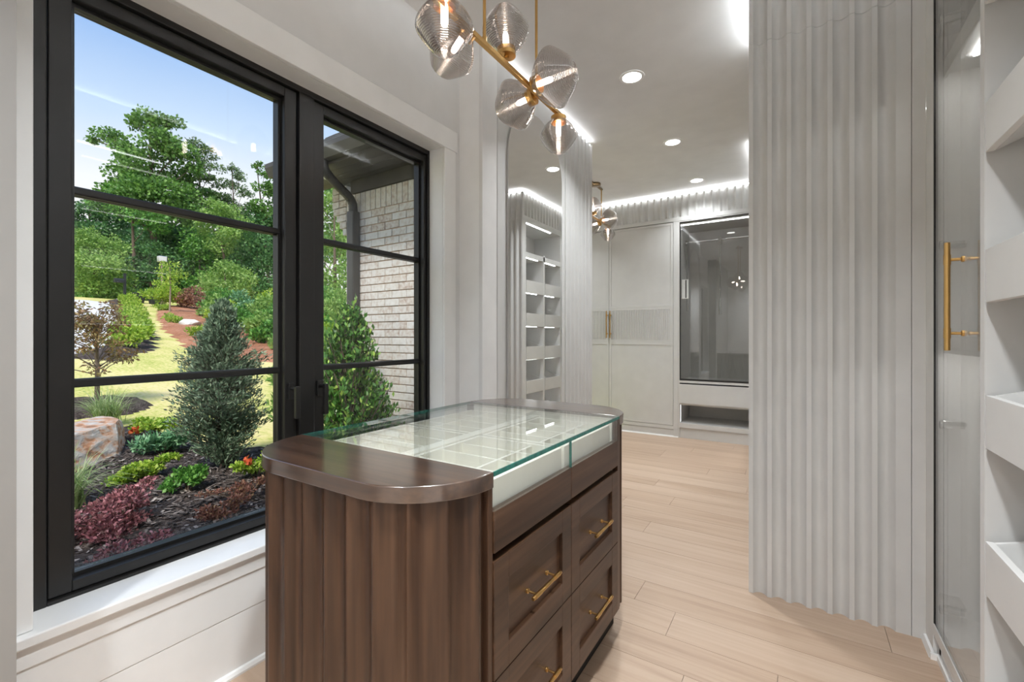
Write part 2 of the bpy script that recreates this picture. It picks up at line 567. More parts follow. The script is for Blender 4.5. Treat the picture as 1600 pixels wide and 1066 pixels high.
struct(B(-3.6, 1.0, 6.32, 6.45, 0, CEIL).build('wall_back', 'wall_paint'), 'back wall behind the wardrobes')
struct(B(0.92, 1.0, -1.9, 6.45, 0, CEIL).build('wall_right', 'wall_paint'), 'right wall behind the shelving')
struct(B(-1.95, 1.0, -1.95, -1.8, 0, CEIL).build('wall_rear', 'wall_paint'), 'wall behind the viewer')

# ------------------------------------------------------------------ window
XF = -1.845     # inner face of the black frame
XG = -1.909     # glass
FY0, FY1, FZ0, FZ1 = 0.318, 2.0, 0.43, 2.345
win = thing('window_1', 'black two-leaf casement window with horizontal glazing bars', 'window', (XG, (FY0 + FY1) / 2, FZ0), kind='structure')
fr = MB()
fr.box(-1.945, XF, FY0, FY0 + 0.055, FZ0, FZ1)
fr.box(-1.945, XF, FY1 - 0.03, FY1, FZ0, FZ1)
fr.box(-1.945, XF, FY0 + 0.055, FY1 - 0.03, FZ0, FZ0 + 0.022)
fr.box(-1.945, XF, FY0 + 0.055, FY1 - 0.03, FZ1 - 0.035, FZ1)
fr.box(-1.945, XF, 1.158, 1.232, FZ0 + 0.022, FZ1 - 0.035)
fr.build('frame', 'black_metal', win, bevel=0.003)
for gy0, gy1, sy0, sy1 in ((0.442, 1.086, 0.377, 1.152), (1.299, 1.936, 1.236, 1.966)):
    sash = MB()
    z0, z1 = FZ0 + 0.026, FZ1 - 0.040
    gz0, gz1 = 0.500, 2.252
    xa, xb = -1.93, XF - 0.012
    sash.box(xa, xb, sy0, gy0 - 0.012, z0, z1)
    sash.box(xa, xb, gy1 + 0.012, sy1, z0, z1)
    sash.box(xa, xb, gy0 - 0.012, gy1 + 0.012, z0, gz0 - 0.012)
    sash.box(xa, xb, gy0 - 0.012, gy1 + 0.012, gz1 + 0.012, z1)
    s_o = sash.build('sash', 'black_metal', win, bevel=0.003)
    bead = MB()
    for a, b, c_, d_ in ((gy0 - 0.012, gy0, gz0 - 0.012, gz1 + 0.012), (gy1, gy1 + 0.012, gz0 - 0.012, gz1 + 0.012), (gy0, gy1, gz0 - 0.012, gz0), (gy0, gy1, gz1, gz1 + 0.012)):
        bead.box(xa + 0.004, -1.888, a, b, c_, d_)
    bead.build('glazing_bead', 'black_metal', s_o)
    for mz in (1.085, 1.685):
        mu = MB()
        mu.prism([(-1.893, mz - 0.013), (-1.888, mz - 0.008), (-1.888, mz + 0.008), (-1.893, mz + 0.013), (-1.905, mz + 0.013), (-1.905, mz - 0.013)], gy0, gy1, 1)
        mu.box(-1.93, -1.913, gy0, gy1, mz - 0.013, mz + 0.013)
        mu.build('muntin', 'black_metal', s_o)
    for za, zb in ((gz0, 1.085), (1.085, 1.685), (1.685, gz1)):
        B(-1.912, -1.906, gy0, gy1, za + 0.0005, zb - 0.0005).build('pane', 'window_glass', s_o)
    # lever handle
    hy = 1.125 if gy0 < 1 else 1.262
    hz = 0.995
    hd = MB()
    hd.box(XF - 0.012, XF - 0.002, hy - 0.014, hy + 0.014, hz - 0.035, hz + 0.035)
    hd.tube([(XF - 0.004, hy, hz + 0.012), (XF + 0.040, hy, hz + 0.012)], 0.009, 12)
    hd.box(XF + 0.028, XF + 0.046, hy - 0.010, hy + 0.010, hz - 0.115, hz + 0.022)
    hd.build('handle', 'black_metal', s_o, bevel=0.002)

# white casing, jambs and sill
XC = -1.728
cs = thing('trim_1', 'white moulded casing and jamb lining of the window', 'trim', (XC, 1.15, 0.44), kind='structure')
OY0, OY1, OZ1 = 0.324, 1.985, 2.335
B(-1.745, XC, 0.27, OY0, 0.443, OZ1 + 0.0).build('side_casing', 'trim_paint', cs, bevel=0.003)
B(-1.745, XC, OY1, 2.085, 0.443, OZ1 + 0.0).build('side_casing', 'trim_paint', cs, bevel=0.003)
B(-1.745, XC + 0.004, 0.27, 2.098, OZ1, 2.455).build('head_casing', 'trim_paint', cs, bevel=0.003)
B(-1.949, -1.7455, OY1, 2.024, 0.443, OZ1).build('jamb', 'trim_paint', cs)
B(-1.949, -1.7455, 0.301, OY0, 0.443, OZ1).build('jamb', 'trim_paint', cs)
B(-1.949, -1.7455, 0.301, 2.024, OZ1, 2.374).build('head_jamb', 'trim_paint', cs)
struct(B(-1.949, -1.700, 0.268, 2.138, 0.412, 0.442).build('trim_2', 'trim_paint', bevel=0.004), 'white window sill board above the apron', 'window sill')

# ------------------------------------------------------------------ walnut display island
XR, XL = -0.5965, -1.349
IY0, IY1 = 0.640, 1.958
GY0, GY1 = 0.858, 1.7325
HT = 0.915
IZ0 = 0.150
XM = (XR + XL) / 2
YS = 1.283
isl = thing('display_island', 'walnut dressing island with fluted rounded ends and glass display top', 'island', (XM, (IY0 + IY1) / 2, 0))
B(XL + 0.07, XR - 0.07, IY0 + 0.10, IY1 - 0.10, 0.0, IZ0).build('plinth', 'shadow_gap', isl)


def end_path(xl_, xr_, yin, yout, rad, n=14):
    """plan of a rounded end from (xr,yin) round to (xl,yin); works for both ends"""
    s = 1 if yout > yin else -1
    pts = [(xr_, yin)]
    for k in range(n + 1):
        t = PI / 2 * k / n
        pts.append((xr_ - rad + rad * math.cos(t), yout - s * rad + s * rad * math.sin(t)))
    for k in range(n + 1):
        t = PI / 2 + PI / 2 * k / n
        pts.append((xl_ + rad + rad * math.cos(t), yout - s * rad + s * rad * math.sin(t)))
    pts.append((xl_, yin))
    return pts


def resample(pts, step):
    P_ = [Vector((*p, 0)) for p in pts]
    L = [0]
    for a, b in zip(P_[:-1], P_[1:]): L.append(L[-1] + (b - a).length)
    n = int(L[-1] / step)
    out = []
    j = 0
    for i in range(n + 1):
        s = L[-1] * i / n
        while j < len(L) - 2 and L[j + 1] < s: j += 1
        t = (s - L[j]) / max(1e-9, L[j + 1] - L[j])
        p = P_[j].lerp(P_[j + 1], min(1, t))
        d = (P_[j + 1] - P_[j]).normalized()
        out.append((s, p, d))
    return out, L[-1]


for yin, yout, nm in ((GY0, IY0, 'near'), (GY1, IY1, 'far')):
    pth = end_path(XL + 0.008, XR - 0.004, yin, yout + (0.008 if yout < yin else -0.008), 0.205)
    smp, tot = resample(pth, 0.004)
    nfl = round(tot / 0.0815)
    pit = tot / nfl
    poly = []
    s_ = 1 if yout > yin else -1
    for s, p, d in smp:
        nrm = Vector((d.y, -d.x, 0)) * (1 if s_ > 0 else -1)
        t = ((s + pit * 0.5) % pit) / pit
        f = 0.09
        off = 0.0
        if t > f: off = 0.0165 * math.sin(PI * (t - f) / (1 - f)) ** 0.75
        if s < 0.02 or s > tot - 0.02: off = 0
        q = p - nrm * off
        poly.append((q.x, q.y))
    if s_ < 0: poly = poly[::-1]
    MB().prism(poly, IZ0 - 0.0, HT - 0.038).build('fluted_end', 'walnut_z', isl, smooth=True)
    tp = end_path(XL, XR, yin, yout, 0.213, 20)
    if s_ < 0: tp = tp[::-1]
    MB().prism(tp, HT - 0.0375, HT).build('top_board', 'walnut_x', isl, bevel=0.0025, smooth=True)

car = MB()
car.box(XL + 0.022, XR - 0.022, GY0, GY1, IZ0, 0.692)
car.build('carcass', 'walnut_y', isl)
# stiles at the drawer sides
B(XR - 0.022, XR - 0.001, 1.712, GY1, IZ0, HT - 0.012).build('stile', 'walnut_z', isl)
B(XL + 0.001, XL + 0.022, 1.712, GY1, IZ0, HT - 0.012).build('stile', 'walnut_z', isl)


def bar_pull(name, parent, a, b, out, rad=0.0055, mat='brass', post=0.28):
    """bar handle from a to b (centres of the bar); out = vector from the face to the bar"""
    a, b, out = Vector(a), Vector(b), Vector(out)
    m = MB()
    d = (b - a)
    n_ = d.normalized()
    m.tube([a, a + n_ * 0.001, b - n_ * 0.001, b], [rad * 0.85, rad, rad, rad * 0.85], 14)
    for t in (0.16, 0.84):
        p = a + d * t
        m.tube([p - out, p - out * 0.86, p - out * 0.80, p], [rad * 1.25, rad * 1.2, rad * 0.62, rad * 0.62], 12)
        m.tube([p - n_ * 0.016, p + n_ * 0.016], rad * 1.18, 14)
    return m.build(name, mat, parent, smooth=True)


def shaker_front(sgn, xf, y0, y1, z0, z1, parent):
    """drawer front facing sgn*X, flat frame with a sunk panel and brass pull"""
    w = 0.062
    m = MB()
    xi = xf - sgn * 0.021
    m.box(xi, xf, y0, y0 + w, z0, z1)
    m.box(xi, xf, y1 - w, y1, z0, z1)
    m.box(xi, xf, y0 + w, y1 - w, z0, z0 + w)
    m.box(xi, xf, y0 + w, y1 - w, z1 - w, z1)
    o = m.build('drawer', 'walnut_y', parent, bevel=0.0012)
    B(xi, xf - sgn * 0.011, y0 + w, y1 - w, z0 + w, z1 - w).build('panel', 'walnut_y', o)
    yc, zc = (y0 + y1) / 2 + 0.012, (z0 + z1) / 2 - 0.01
    bar_pull('handle', o, (xf + sgn * 0.022, yc - 0.08, zc), (xf + sgn * 0.022, yc + 0.08, zc), (sgn * 0.033, 0, 0))
    return o


for sgn, xf in ((1, XR), (-1, XL)):
    for y0, y1 in ((GY0 + 0.002, YS - 0.0015), (YS + 0.0015, 1.7105)):
        shaker_front(sgn, xf, y0, y1, 0.424, 0.703, isl)
        shaker_front(sgn, xf, y0, y1, IZ0, 0.4215, isl)
        # display drawer: walnut rail, clear front, cream lined tray
        dr = B(xf - sgn * 0.021, xf, y0, y1, 0.7225, 0.8205).build('display_drawer', 'walnut_y', isl, bevel=0.0012)
        B(xf - sgn * 0.008, xf - sgn * 0.001, y0 + 0.001, y1 - 0.001, 0.8207, HT - 0.0125).build('glass_front', 'display_glass', dr)
        xa = xf - sgn * 0.030
        xb = XM + sgn * 0.022
        zt, zb = HT - 0.034, HT - 0.112
        tr = MB()
        ya, yb = y0 + 0.008, y1 - 0.008
        lo, hi = min(xa, xb), max(xa, xb)
        B(lo + 0.012, hi - 0.012, ya + 0.010, yb - 0.010, zb - 0.005, zb - 0.0005).build('tray_floor', 'tray_floor_shade', dr)  # tray floor, shade of the cells carried by its colour
        tr.box(lo, lo + 0.012, ya, yb, zb, zt); tr.box(hi - 0.012, hi, ya, yb, zb, zt)
        tr.box(lo + 0.012, hi - 0.012, ya, ya + 0.010, zb, zt); tr.box(lo + 0.012, hi - 0.012, yb - 0.010, yb, zb, zt)
        tr.build('tray', 'cream', dr, bevel=0.001)
        xc = xf - sgn * 0.135
        B(xc - 0.0045, xc + 0.0045, ya + 0.010, yb - 0.010, zb, zt - 0.006).build('divider', 'cream', dr)
        for k in range(1, 4):
            yd = ya + (yb - ya) * k / 4
            for p0, p1 in ((lo + 0.012, xc - 0.0045), (xc + 0.0045, hi - 0.012)):
                B(p0, p1, yd - 0.0045, yd + 0.0045, zb, zt - 0.006).build('divider', 'cream', dr)
B(XM - 0.020, XM + 0.020, GY0 + 0.002, GY1 - 0.002, 0.693, HT - 0.030).build('centre_rail', 'cream', isl)
B(XL + 0.03, XR - 0.03, GY0, GY0 + 0.005, 0.693, HT - 0.012).build('end_lining', 'cream', isl)
B(XL + 0.03, XR - 0.03, GY1 - 0.005, GY1, 0.693, HT - 0.012).build('end_lining', 'cream', isl)
gt = B(XL + 0.0035, XR - 0.0035, GY0 + 0.001, GY1 - 0.001, HT - 0.0112, HT - 0.0005).build('glass_top', 'display_glass', isl)
ge_ = MB()
ge_.box(XR - 0.0035, XR, GY0 + 0.001, GY1 - 0.001, HT - 0.0115, HT - 0.0003)
ge_.build('glass_edge', 'glass_edge', gt)
B(XL, XL + 0.0035, GY0 + 0.001, GY1 - 0.001, HT - 0.0115, HT - 0.0003).build('glass_edge', 'glass_edge', gt)
B(XR - 0.008, XR, YS - 0.0012, YS + 0.0012, 0.821, HT - 0.012).build('glass_seam', 'glass_edge', gt)

# ------------------------------------------------------------------ chandeliers
PROF = [(0.0, .40), (.06, .50), (.15, .66), (.25, .80), (.36, .92), (.45, .985), (.51, 1.0), (.56, .985), (.64, .90), (.75, .765), (.86, .615), (.94, .49), (.985, .39), (1.0, .30), (1.003, .15), (1.003, .004)]
SR, SL = 0.0885, 0.163
shade_prof = []
cum = [0.0]
for a_, b_ in zip(PROF[:-1], PROF[1:]):
    cum.append(cum[-1] + math.hypot((b_[0] - a_[0]) * SL, (b_[1] - a_[1]) * SR))
NP = 150
for i in range(NP + 1):
    q_ = cum[-1] * i / NP
    j_ = max(k for k in range(len(cum) - 1) if cum[k] <= q_ + 1e-9)
    f_ = (q_ - cum[j_]) / (cum[j_ + 1] - cum[j_])
    h_ = (PROF[j_][0] + (PROF[j_ + 1][0] - PROF[j_][0]) * f_) * SL
    r_ = (PROF[j_][1] + (PROF[j_ + 1][1] - PROF[j_][1]) * f_) * SR
    w_ = 0.0013 * math.sin(2 * PI * 34 * q_ / cum[-1]) * (1 if q_ > 0.02 else 0)
    if h_ > SL * 0.99: shade_prof.append((max(0.0004, r_), h_ + w_))
    else: shade_prof.append((r_ + w_, h_))
SHADE = None


def chandelier(loc, zbar, label, shades):
    """straight brass bar along Y with six ribbed smoked glass shades"""
    global SHADE
    x, y = loc
    root = thing('chandelier', label, 'chandelier', (x, y, zbar), group='smoked glass bar chandeliers')
    hb = 0.462
    B(x - 0.009, x + 0.009, y - hb, y + hb, zbar - 0.009, zbar + 0.009).build('bar', 'brass', root, bevel=0.001)
    for dy in (-0.194, 0.194):
        m = MB().tube([(x, y + dy, zbar + 0.009), (x, y + dy, zbar + 0.028)], 0.0085, 12)
        m.tube([(x, y + dy, zbar + 0.028), (x, y + dy, CEIL - 0.02)], 0.006, 12)
        m.build('rod', 'brass', root, smooth=True)
    cn = MB().lathe([(0.0005, -0.028), (0.05, -0.028), (0.062, -0.022), (0.062, 0.0), (0.0005, 0.0)], (x, y, CEIL - 0.0005), (0, 0, 1), 36)
    cn.box(x - 0.012, x + 0.012, y - 0.21, y + 0.21, CEIL - 0.020, CEIL - 0.006)
    cn.build('canopy', 'brass_dark', root, smooth=True)
    for dy, ax, s_r, s_l, dz in shades:
        a = Vector(ax).normalized()
        p = Vector((x, y + dy, zbar + dz))
        q = Vector((0, 0, 1)).rotation_difference(a)
        MB().lathe([(0.0005, 0.006), (0.010, 0.006), (0.010, 0.014), (0.037, 0.016), (0.037, 0.046), (0.034, 0.046), (0.034, 0.022), (0.0005, 0.022)], p, a, 28).build('socket', 'brass', root, smooth=True)
        if SHADE is None:
            sh = MB().lathe(shade_prof, (0, 0, 0), (0, 0, 1), 48)
            me = bpy.data.meshes.new('shade')
            me.from_pydata(sh.v, [], sh.f)
            me.polygons.foreach_set('use_smooth', [True] * len(me.polygons))
            me.materials.append(MATS['smoked_glass'])
            SHADE = me
            bb = MB().lathe([(0.0005, 0.0), (0.009, 0.0), (0.0115, 0.010), (0.0115, 0.062), (0.008, 0.073), (0.0005, 0.076)], (0, 0, 0), (0, 0, 1), 8)
            mb = bpy.data.meshes.new('bulb')
            mb.from_pydata(bb.v, [], bb.f)
            mb.polygons.foreach_set('use_smooth', [True] * len(mb.polygons))
            mb.materials.append(MATS['bulb'])
            chandelier.bulb = mb
        o = bpy.data.objects.new('shade', SHADE)
        COL.objects.link(o)
        place(o, p + a * 0.030, root)
        o.rotation_mode = 'QUATERNION'
        o.rotation_quaternion = q
        o.scale = (s_r, s_r, s_l)
        bo = bpy.data.objects.new('bulb', chandelier.bulb)
        COL.objects.link(bo)
        place(bo, p + a * 0.034, root)
        bo.rotation_mode = 'QUATERNION'
        bo.rotation_quaternion = q
    return root


SHD = [(-0.415, (0, 0, -1), 1.06, 1.0, 0.045), (-0.278, (-0.80, 0.05, -0.60), 1.0, 1.0, 0.022), (-0.045, (-0.03, -0.03, 1), 1.04, 1.08, 0.018), (0.142, (1, 0, 0.04), 1.34, 1.08, 0), (0.205, (-1, 0, -0.14), 1.24, 1.06, 0), (0.412, (0, 0, -1), 1.0, 0.96, 0)]
chandelier((-0.97, 1.528), 2.305, 'brass bar chandelier with ribbed smoked glass shades above the walnut island', SHD)
chandelier((-1.97, 4.88), 2.60, 'brass bar chandelier half hidden behind the fluted mirror wall', SHD)

# ------------------------------------------------------------------ recessed ceiling lights


def can(x, y, watt, label):
    root = thing('recessed_light', label, 'ceiling light', (x, y, CEIL), group='recessed ceiling lights')
    MB().lathe([(0.062, -0.003), (0.064, -0.006), (0.082, -0.005), (0.084, -0.0005), (0.062, -0.0005)], (x, y, CEIL), (0, 0, 1), 40).build('trim_ring', 'trim_paint', root, smooth=True)
    MB().lathe([(0.0005, -0.0035), (0.062, -0.0035), (0.062, -0.0008), (0.0005, -0.0008)], (x, y, CEIL), (0, 0, 1), 36).build('lens', 'can_lens', root)
    ld = bpy.data.lights.new('lamp', 'AREA')
    ld.shape = 'DISK'; ld.size = 0.16; ld.energy = watt * CAN_W; ld.color = (0.93, 0.97, 1.0); ld.spread = math.radians(120)
    lo = bpy.data.objects.new('lamp', ld)
    COL.objects.link(lo)
    place(lo, (x, y, CEIL - 0.010), root)


can(-0.95, 3.01, 12, 'recessed ceiling light closest to the fluted column, largest of the three in view')
can(-0.955, 4.215, 10, 'middle one of the three recessed ceiling lights')
can(-0.96, 5.39, 6, 'recessed ceiling light nearest the glass-front wardrobe, smallest of the three')
can(-0.62, -1.10, 30, 'unseen recessed fill light added behind the viewer')  # added out of view to fill the near half of the room
can(-0.10, 0.25, 29, 'unseen recessed light added as frontal fill above the aisle between island and shoe shelves')  # added out of view as frontal fill for sill, column and trays
can(-2.75, 4.9, 8, 'recessed ceiling light in the far dressing room')

# ------------------------------------------------------------------ arched mirror on fluted wall
mw = thing('mirror_panelling', 'pale grey wall panelling with flutes to the right of the arched mirror', 'wall panelling', (-1.58, 2.98, 0))
B(-1.598, -1.572, 2.141, 2.294, 0, CEIL - 0.002).build('corner_board', 'wall_paint', mw)
B(-1.598, -1.578, 2.2945, 3.268, 0, 2.66).build('backing_panel', 'cabinet_paint', mw)
B(-1.598, -1.578, 2.2945, 3.268, 2.6605, 2.966).build('backing_panel', 'cabinet_paint', mw)
B(-1.578, -1.568, 2.2945, 2.345, 0, 2.77).build('edge_strip', 'cabinet_paint', mw)
fluted_panel_y('fluted_panel', mw, 3.2685, 3.815, -1.570, 1, 0.028, 0, 2.64)
fluted_panel_y('fluted_panel', mw, 3.2685, 3.815, -1.570, 1, 0.028, 2.6415, 2.966)
B(-1.594, -1.586, 2.30, 3.81, 2.967, 2.975).build('led_strip', 'led', mw)
mir = thing('arched_mirror', 'tall frameless mirror with a round arched top', 'mirror', (-1.565, 2.80, 0.02))
ym, rm = 2.799, 0.388
arch = [(2.411, 0.03), (3.187, 0.03)] + [(ym + rm * math.cos(t * PI / 40), 2.41 + rm * math.sin(t * PI / 40)) for t in range(0, 41)]
MB().prism([(ym + (p[0] - ym) * 0.985, p[1] if p[1] < 0.1 else 2.41 + (p[1] - 2.41) * 0.985) for p in arch], -1.5775, -1.566, 0).build('backing', 'cabinet_paint', mir)
ins = [(ym + (p[0] - ym) * 1.0, p[1] if p[1] < 0.1 else 2.41 + (p[1] - 2.41) * 1.0) for p in arch]
MB().prism(ins, -1.5659, -1.5640, 0).build('mirror_glass', 'mirror', mir)

# ------------------------------------------------------------------ back wardrobes
YB = 5.70
wd = thing('wardrobe', 'pale grey two-door wardrobe with reeded middle band and brass handles', 'wardrobe', (-2.15, YB, 0))
B(-3.10, -1.230, YB + 0.022, 6.30, 0.0, 2.64).build('body', 'cabinet_paint', wd)
B(-1.283, -1.230, YB - 0.002, YB + 0.022, 0.0, 2.64).build('stile', 'cabinet_paint', wd, bevel=0.002)
B(-3.10, -1.2835, YB + 0.004, YB + 0.022, 0.0, 0.092).build('toe_board', 'cabinet_paint', wd)
B(-3.10, -1.2835, YB - 0.001, YB + 0.022, 0.095, 0.137).build('bottom_rail', 'cabinet_paint', wd)
MB().prism([(YB + 0.004, 0), (YB + 0.004, 0.016), (YB - 0.004, 0.012), (YB - 0.008, 0)], -3.10, -1.228, 0).build('shoe_moulding', 'trim_paint', wd)


def wardrobe_door(x0, x1, hx):
    d = B(x0, x1, YB + 0.006, YB + 0.021, 0.141, 2.633).build('door', 'cabinet_paint', wd, bevel=0.001)
    w = 0.030
    for z0, z1 in ((1.604, 2.633), (0.141, 1.160)):
        m = MB()
        m.box(x0, x0 + w, YB, YB + 0.006, z0, z1); m.box(x1 - w, x1, YB, YB + 0.006, z0, z1)
        m.box(x0 + w, x1 - w, YB, YB + 0.006, z0, z0 + w); m.box(x0 + w, x1 - w, YB, YB + 0.006, z1 - w, z1)
        m.build('frame', 'cabinet_paint', d, bevel=0.001)
    m = MB()
    m.box(x0, x1, YB, YB + 0.006, 1.161, 1.196); m.box(x0, x1, YB, YB + 0.006, 1.574, 1.603)
    m.box(x0, x0 + w, YB, YB + 0.006, 1.196, 1.574); m.box(x1 - w, x1, YB, YB + 0.006, 1.196, 1.574)
    m.build('frame', 'cabinet_paint', d)
    n = int((x1 - x0 - 2 * w) / 0.0225)
    m = MB()
    for k in range(n):
        xa = x0 + w + 0.0225 * k + 0.004
        m.prism([(xa, YB + 0.006), (xa + 0.003, YB - 0.002), (xa + 0.012, YB - 0.002), (xa + 0.015, YB + 0.006)], 1.196, 1.574)
    m.build('reeded_band', 'cabinet_paint', d, kind='stuff')
    bar_pull('handle', d, (hx, YB - 0.032, 1.215), (hx, YB - 0.032, 1.572), (0, -0.032, 0), rad=0.008)


wardrobe_door(-2.105, -1.287, -2.083)
wardrobe_door(-2.925, -2.109, -2.131)

GX0, GX1 = -1.2295, -0.372
gw = thing('glass_wardrobe', 'tall wardrobe with smoked glass front, drawer and open shoe niche below', 'wardrobe', ((GX0 + GX1) / 2, YB, 0))
B(GX0, GX0 + 0.018, YB, 6.28, 0, 2.64).build('side_panel', 'cabinet_inner', gw)
B(GX1 - 0.018, GX1, YB, 6.28, 0, 2.64).build('side_panel', 'cabinet_inner', gw)
B(GX0, GX1, 6.281, 6.30, 0, 2.64).build('back_panel', 'cabinet_inner', gw)
B(GX0 + 0.0185, GX1 - 0.0185, YB + 0.02, 6.28, 2.605, 2.64).build('top_panel', 'cabinet_inner', gw)
B(GX0 + 0.0185, GX1 - 0.0185, YB, YB + 0.018, 2.628, 2.64).build('top_rail', 'cabinet_paint', gw)
B(GX0 + 0.0185, GX1 - 0.0185, YB, 6.28, 0.672, 0.700).build('deck', 'cabinet_paint', gw)
drw = B(GX0 + 0.0185, GX1 - 0.0185, YB - 0.010, YB + 0.010, 0.424, 0.656).build('drawer', 'cabinet_paint', gw, bevel=0.0015)
B(GX0 + 0.03, GX1 - 0.03, YB + 0.0105, 6.2, 0.434, 0.640).build('drawer_box', 'cabinet_inner', drw)
B(GX0 + 0.0185, GX1 - 0.0185, YB + 0.01, 6.28, 0.402, 0.4235).build('niche_top', 'cabinet_inner', gw)
B(GX0 + 0.0185, GX1 - 0.0185, YB, 6.28, 0.128, 0.182).build('niche_shelf', 'cabinet_paint', gw, bevel=0.001)
B(GX0 + 0.0185, GX1 - 0.0185, YB + 0.018, YB + 0.036, 0.0, 0.1275).build('toe_board', 'cabinet_paint', gw)
B(GX0 + 0.0185, GX1 - 0.0185, YB + 0.06, YB + 0.072, 2.594, 2.6045).build('led_strip', 'led', gw)
B(GX0 + 0.0185, GX0 + 0.022, YB + 0.05, YB + 0.06, 0.19, 0.40).build('led_strip', 'led_dim', gw)
gd = B(GX0 + 0.019, GX1 - 0.019, YB + 0.004, YB + 0.010, 0.722, 2.622).build('door', 'grey_glass', gw)
m = MB()
m.box(GX0 + 0.0187, GX0 + 0.030, YB + 0.0005, YB + 0.016, 0.7005, 2.626)
m.box(GX0 + 0.030, GX1 - 0.0187, YB + 0.0005, YB + 0.016, 0.7005, 0.7215)
m.box(GX0 + 0.030, GX1 - 0.0187, YB + 0.0005, YB + 0.016, 2.6225, 2.6275)
m.build('gasket', 'black_metal', gd)
m = MB()
m.box(GX0 + 0.045, GX0 + 0.125, YB - 0.006, YB + 0.0035, 1.69, 1.925)
m.build('lock_plate', 'chrome', gd, bevel=0.003)
B(GX0 + 0.088, GX0 + 0.100, YB - 0.0075, YB - 0.0055, 1.70, 1.915).build('slot', 'black_rubber', gd)
rod = thing('pull_down_rail', 'chrome pull-down clothes rail with hanging lever inside the glass wardrobe', 'clothes rail', (-0.80, 5.98, 2.42))
MB().tube([(GX0 + 0.0185, 5.98, 2.42), (GX1 - 0.0185, 5.98, 2.42)], 0.011, 14).build('rail', 'chrome', rod, smooth=True)
m = MB()
m.box(GX0 + 0.0185, GX0 + 0.040, 5.955, 6.005, 2.385, 2.455)
m.tube([(GX0 + 0.045, 5.98, 2.42), (GX0 + 0.045, 6.0, 1.55)], 0.008, 10)
m.build('lift_arm', 'chrome', rod)
m = MB()
m.box(-0.815, -0.775, 5.955, 6.005, 2.36, 2.445)
m.build('bracket', 'chrome', rod, bevel=0.003)
MB().tube([(-0.795, 5.965, 2.36), (-0.795, 5.95, 1.62)], 0.009, 12).build('lever', 'chrome', rod, smooth=True)
MB().tube([(-0.795, 5.95, 1.62), (-0.795, 5.949, 1.60), (-0.795, 5.948, 1.52), (-0.795, 5.948, 1.50)], [0.010, 0.015, 0.015, 0.022], 14).build('grip', 'chrome', rod, smooth=True)

crown = thing('fluted_bulkhead', 'fluted pale grey band between the back wardrobes and the ceiling', 'bulkhead', (-1.7, YB, 2.64))
fluted_panel_x('fluted_panel', crown, -3.10, -0.375, YB - 0.004, 0.03, 2.690, 2.962, pitch=0.083)
B(-3.10, -0.375, YB - 0.004, YB + 0.026, 2.6415, 2.6895).build('rail', 'cabinet_paint', crown)
B(-3.10, -0.375, YB + 0.026, 6.30, 2.6415, 2.9615).build('filler', 'cabinet_paint', crown)
B(-3.10, -0.375, YB + 0.004, YB + 0.016, 2.9625, 2.974).build('led_strip', 'led', crown)

# ------------------------------------------------------------------ shoe shelves


def shoe_unit(name, label, xf, depth, y0, y1, cols, lips, zlow, ztop_open, tray_mat='shelf_white', lip_gap=0.004):
    """open shelving facing -X: uprights, slanted trays with a front lip, led under each"""
    root = thing(name, label, 'shelving', (xf + depth / 2, (y0 + y1) / 2, 0))
    xb = xf + depth
    B(xb - 0.012, xb, y0, y1, 0.0, 2.64).build('back_panel', 'cabinet_inner', root)
    ups = [y0] + [c_[1] for c_ in cols[:-1]] + [y1]
    edges = [(y0, cols[0][0])] + [(cols[i][1], cols[i + 1][0]) for i in range(len(cols) - 1)] + [(cols[-1][1], y1)]
    for k, (a, b) in enumerate(edges):
        top = 2.64 if k in (0, len(edges) - 1) else lips[0][1] + 0.36
        B(xf, xb - 0.0125, a, b, 0.0, top).build('upright', 'cabinet_paint', root, bevel=0.001)
    ya, yb = cols[0][0], cols[-1][1]
    B(xf, xb - 0.0125, ya + 0.0005, yb - 0.0005, 0.0, zlow).build('base', 'cabinet_paint', root)
    B(xf, xb - 0.0125, ya + 0.0005, yb - 0.0005, 2.618, 2.64).build('top_panel', 'cabinet_paint', root)
    B(xf + 0.02, xf + 0.032, ya + 0.04, yb - 0.25, 2.609, 2.6175).build('led_strip', 'led', root)
    # shelf under the top compartment
    B(xf, xb - 0.0125, ya + 0.0005, yb - 0.0005, ztop_open[0], ztop_open[1]).build('shelf', 'cabinet_paint', root, bevel=0.001)
    unders = [ztop_open[0]] + [l_[0] for l_ in lips]
    for (a, b) in cols:
        for i, (lz0, lz1) in enumerate(lips):
            t = MB()
            a2, b2 = a + lip_gap, b - lip_gap
            t.box(xf - 0.004, xf + 0.014, a2, b2, lz0, lz1)
            tray = t.build('shoe_tray', tray_mat, root, bevel=0.001)
            bx, bz = xb - 0.05, lz1 + 0.06
            MB().prism([(xf + 0.0145, lz0), (xf + 0.0145, lz0 + 0.014), (bx, bz), (bx, bz - 0.014)][::-1], a2 + 0.001, b2 - 0.001, 1).build('slanted_board', tray_mat, tray)
            for s0, s1 in ((a2, a2 + 0.012), (b2 - 0.012, b2)):
                MB().prism([(xf + 0.0145, lz0 + 0.0145), (xf + 0.0145, lz1), (bx, bz + 0.055), (bx, bz + 0.0005)][::-1], s0, s1, 1).build('side_rim', tray_mat, tray)
        for i, uz in enumerate(unders):
            n = (b - a)
            xo = xf + (0.016 if i == 0 else 0.030)
            zz = uz if i == 0 else uz + 0.004
            B(xo, xo + 0.010, a + 0.03, a + n * 0.72, zz - 0.008, zz - 0.0005).build('led_strip', 'led_soft' if lip_gap > .01 else 'led', root)
    return root


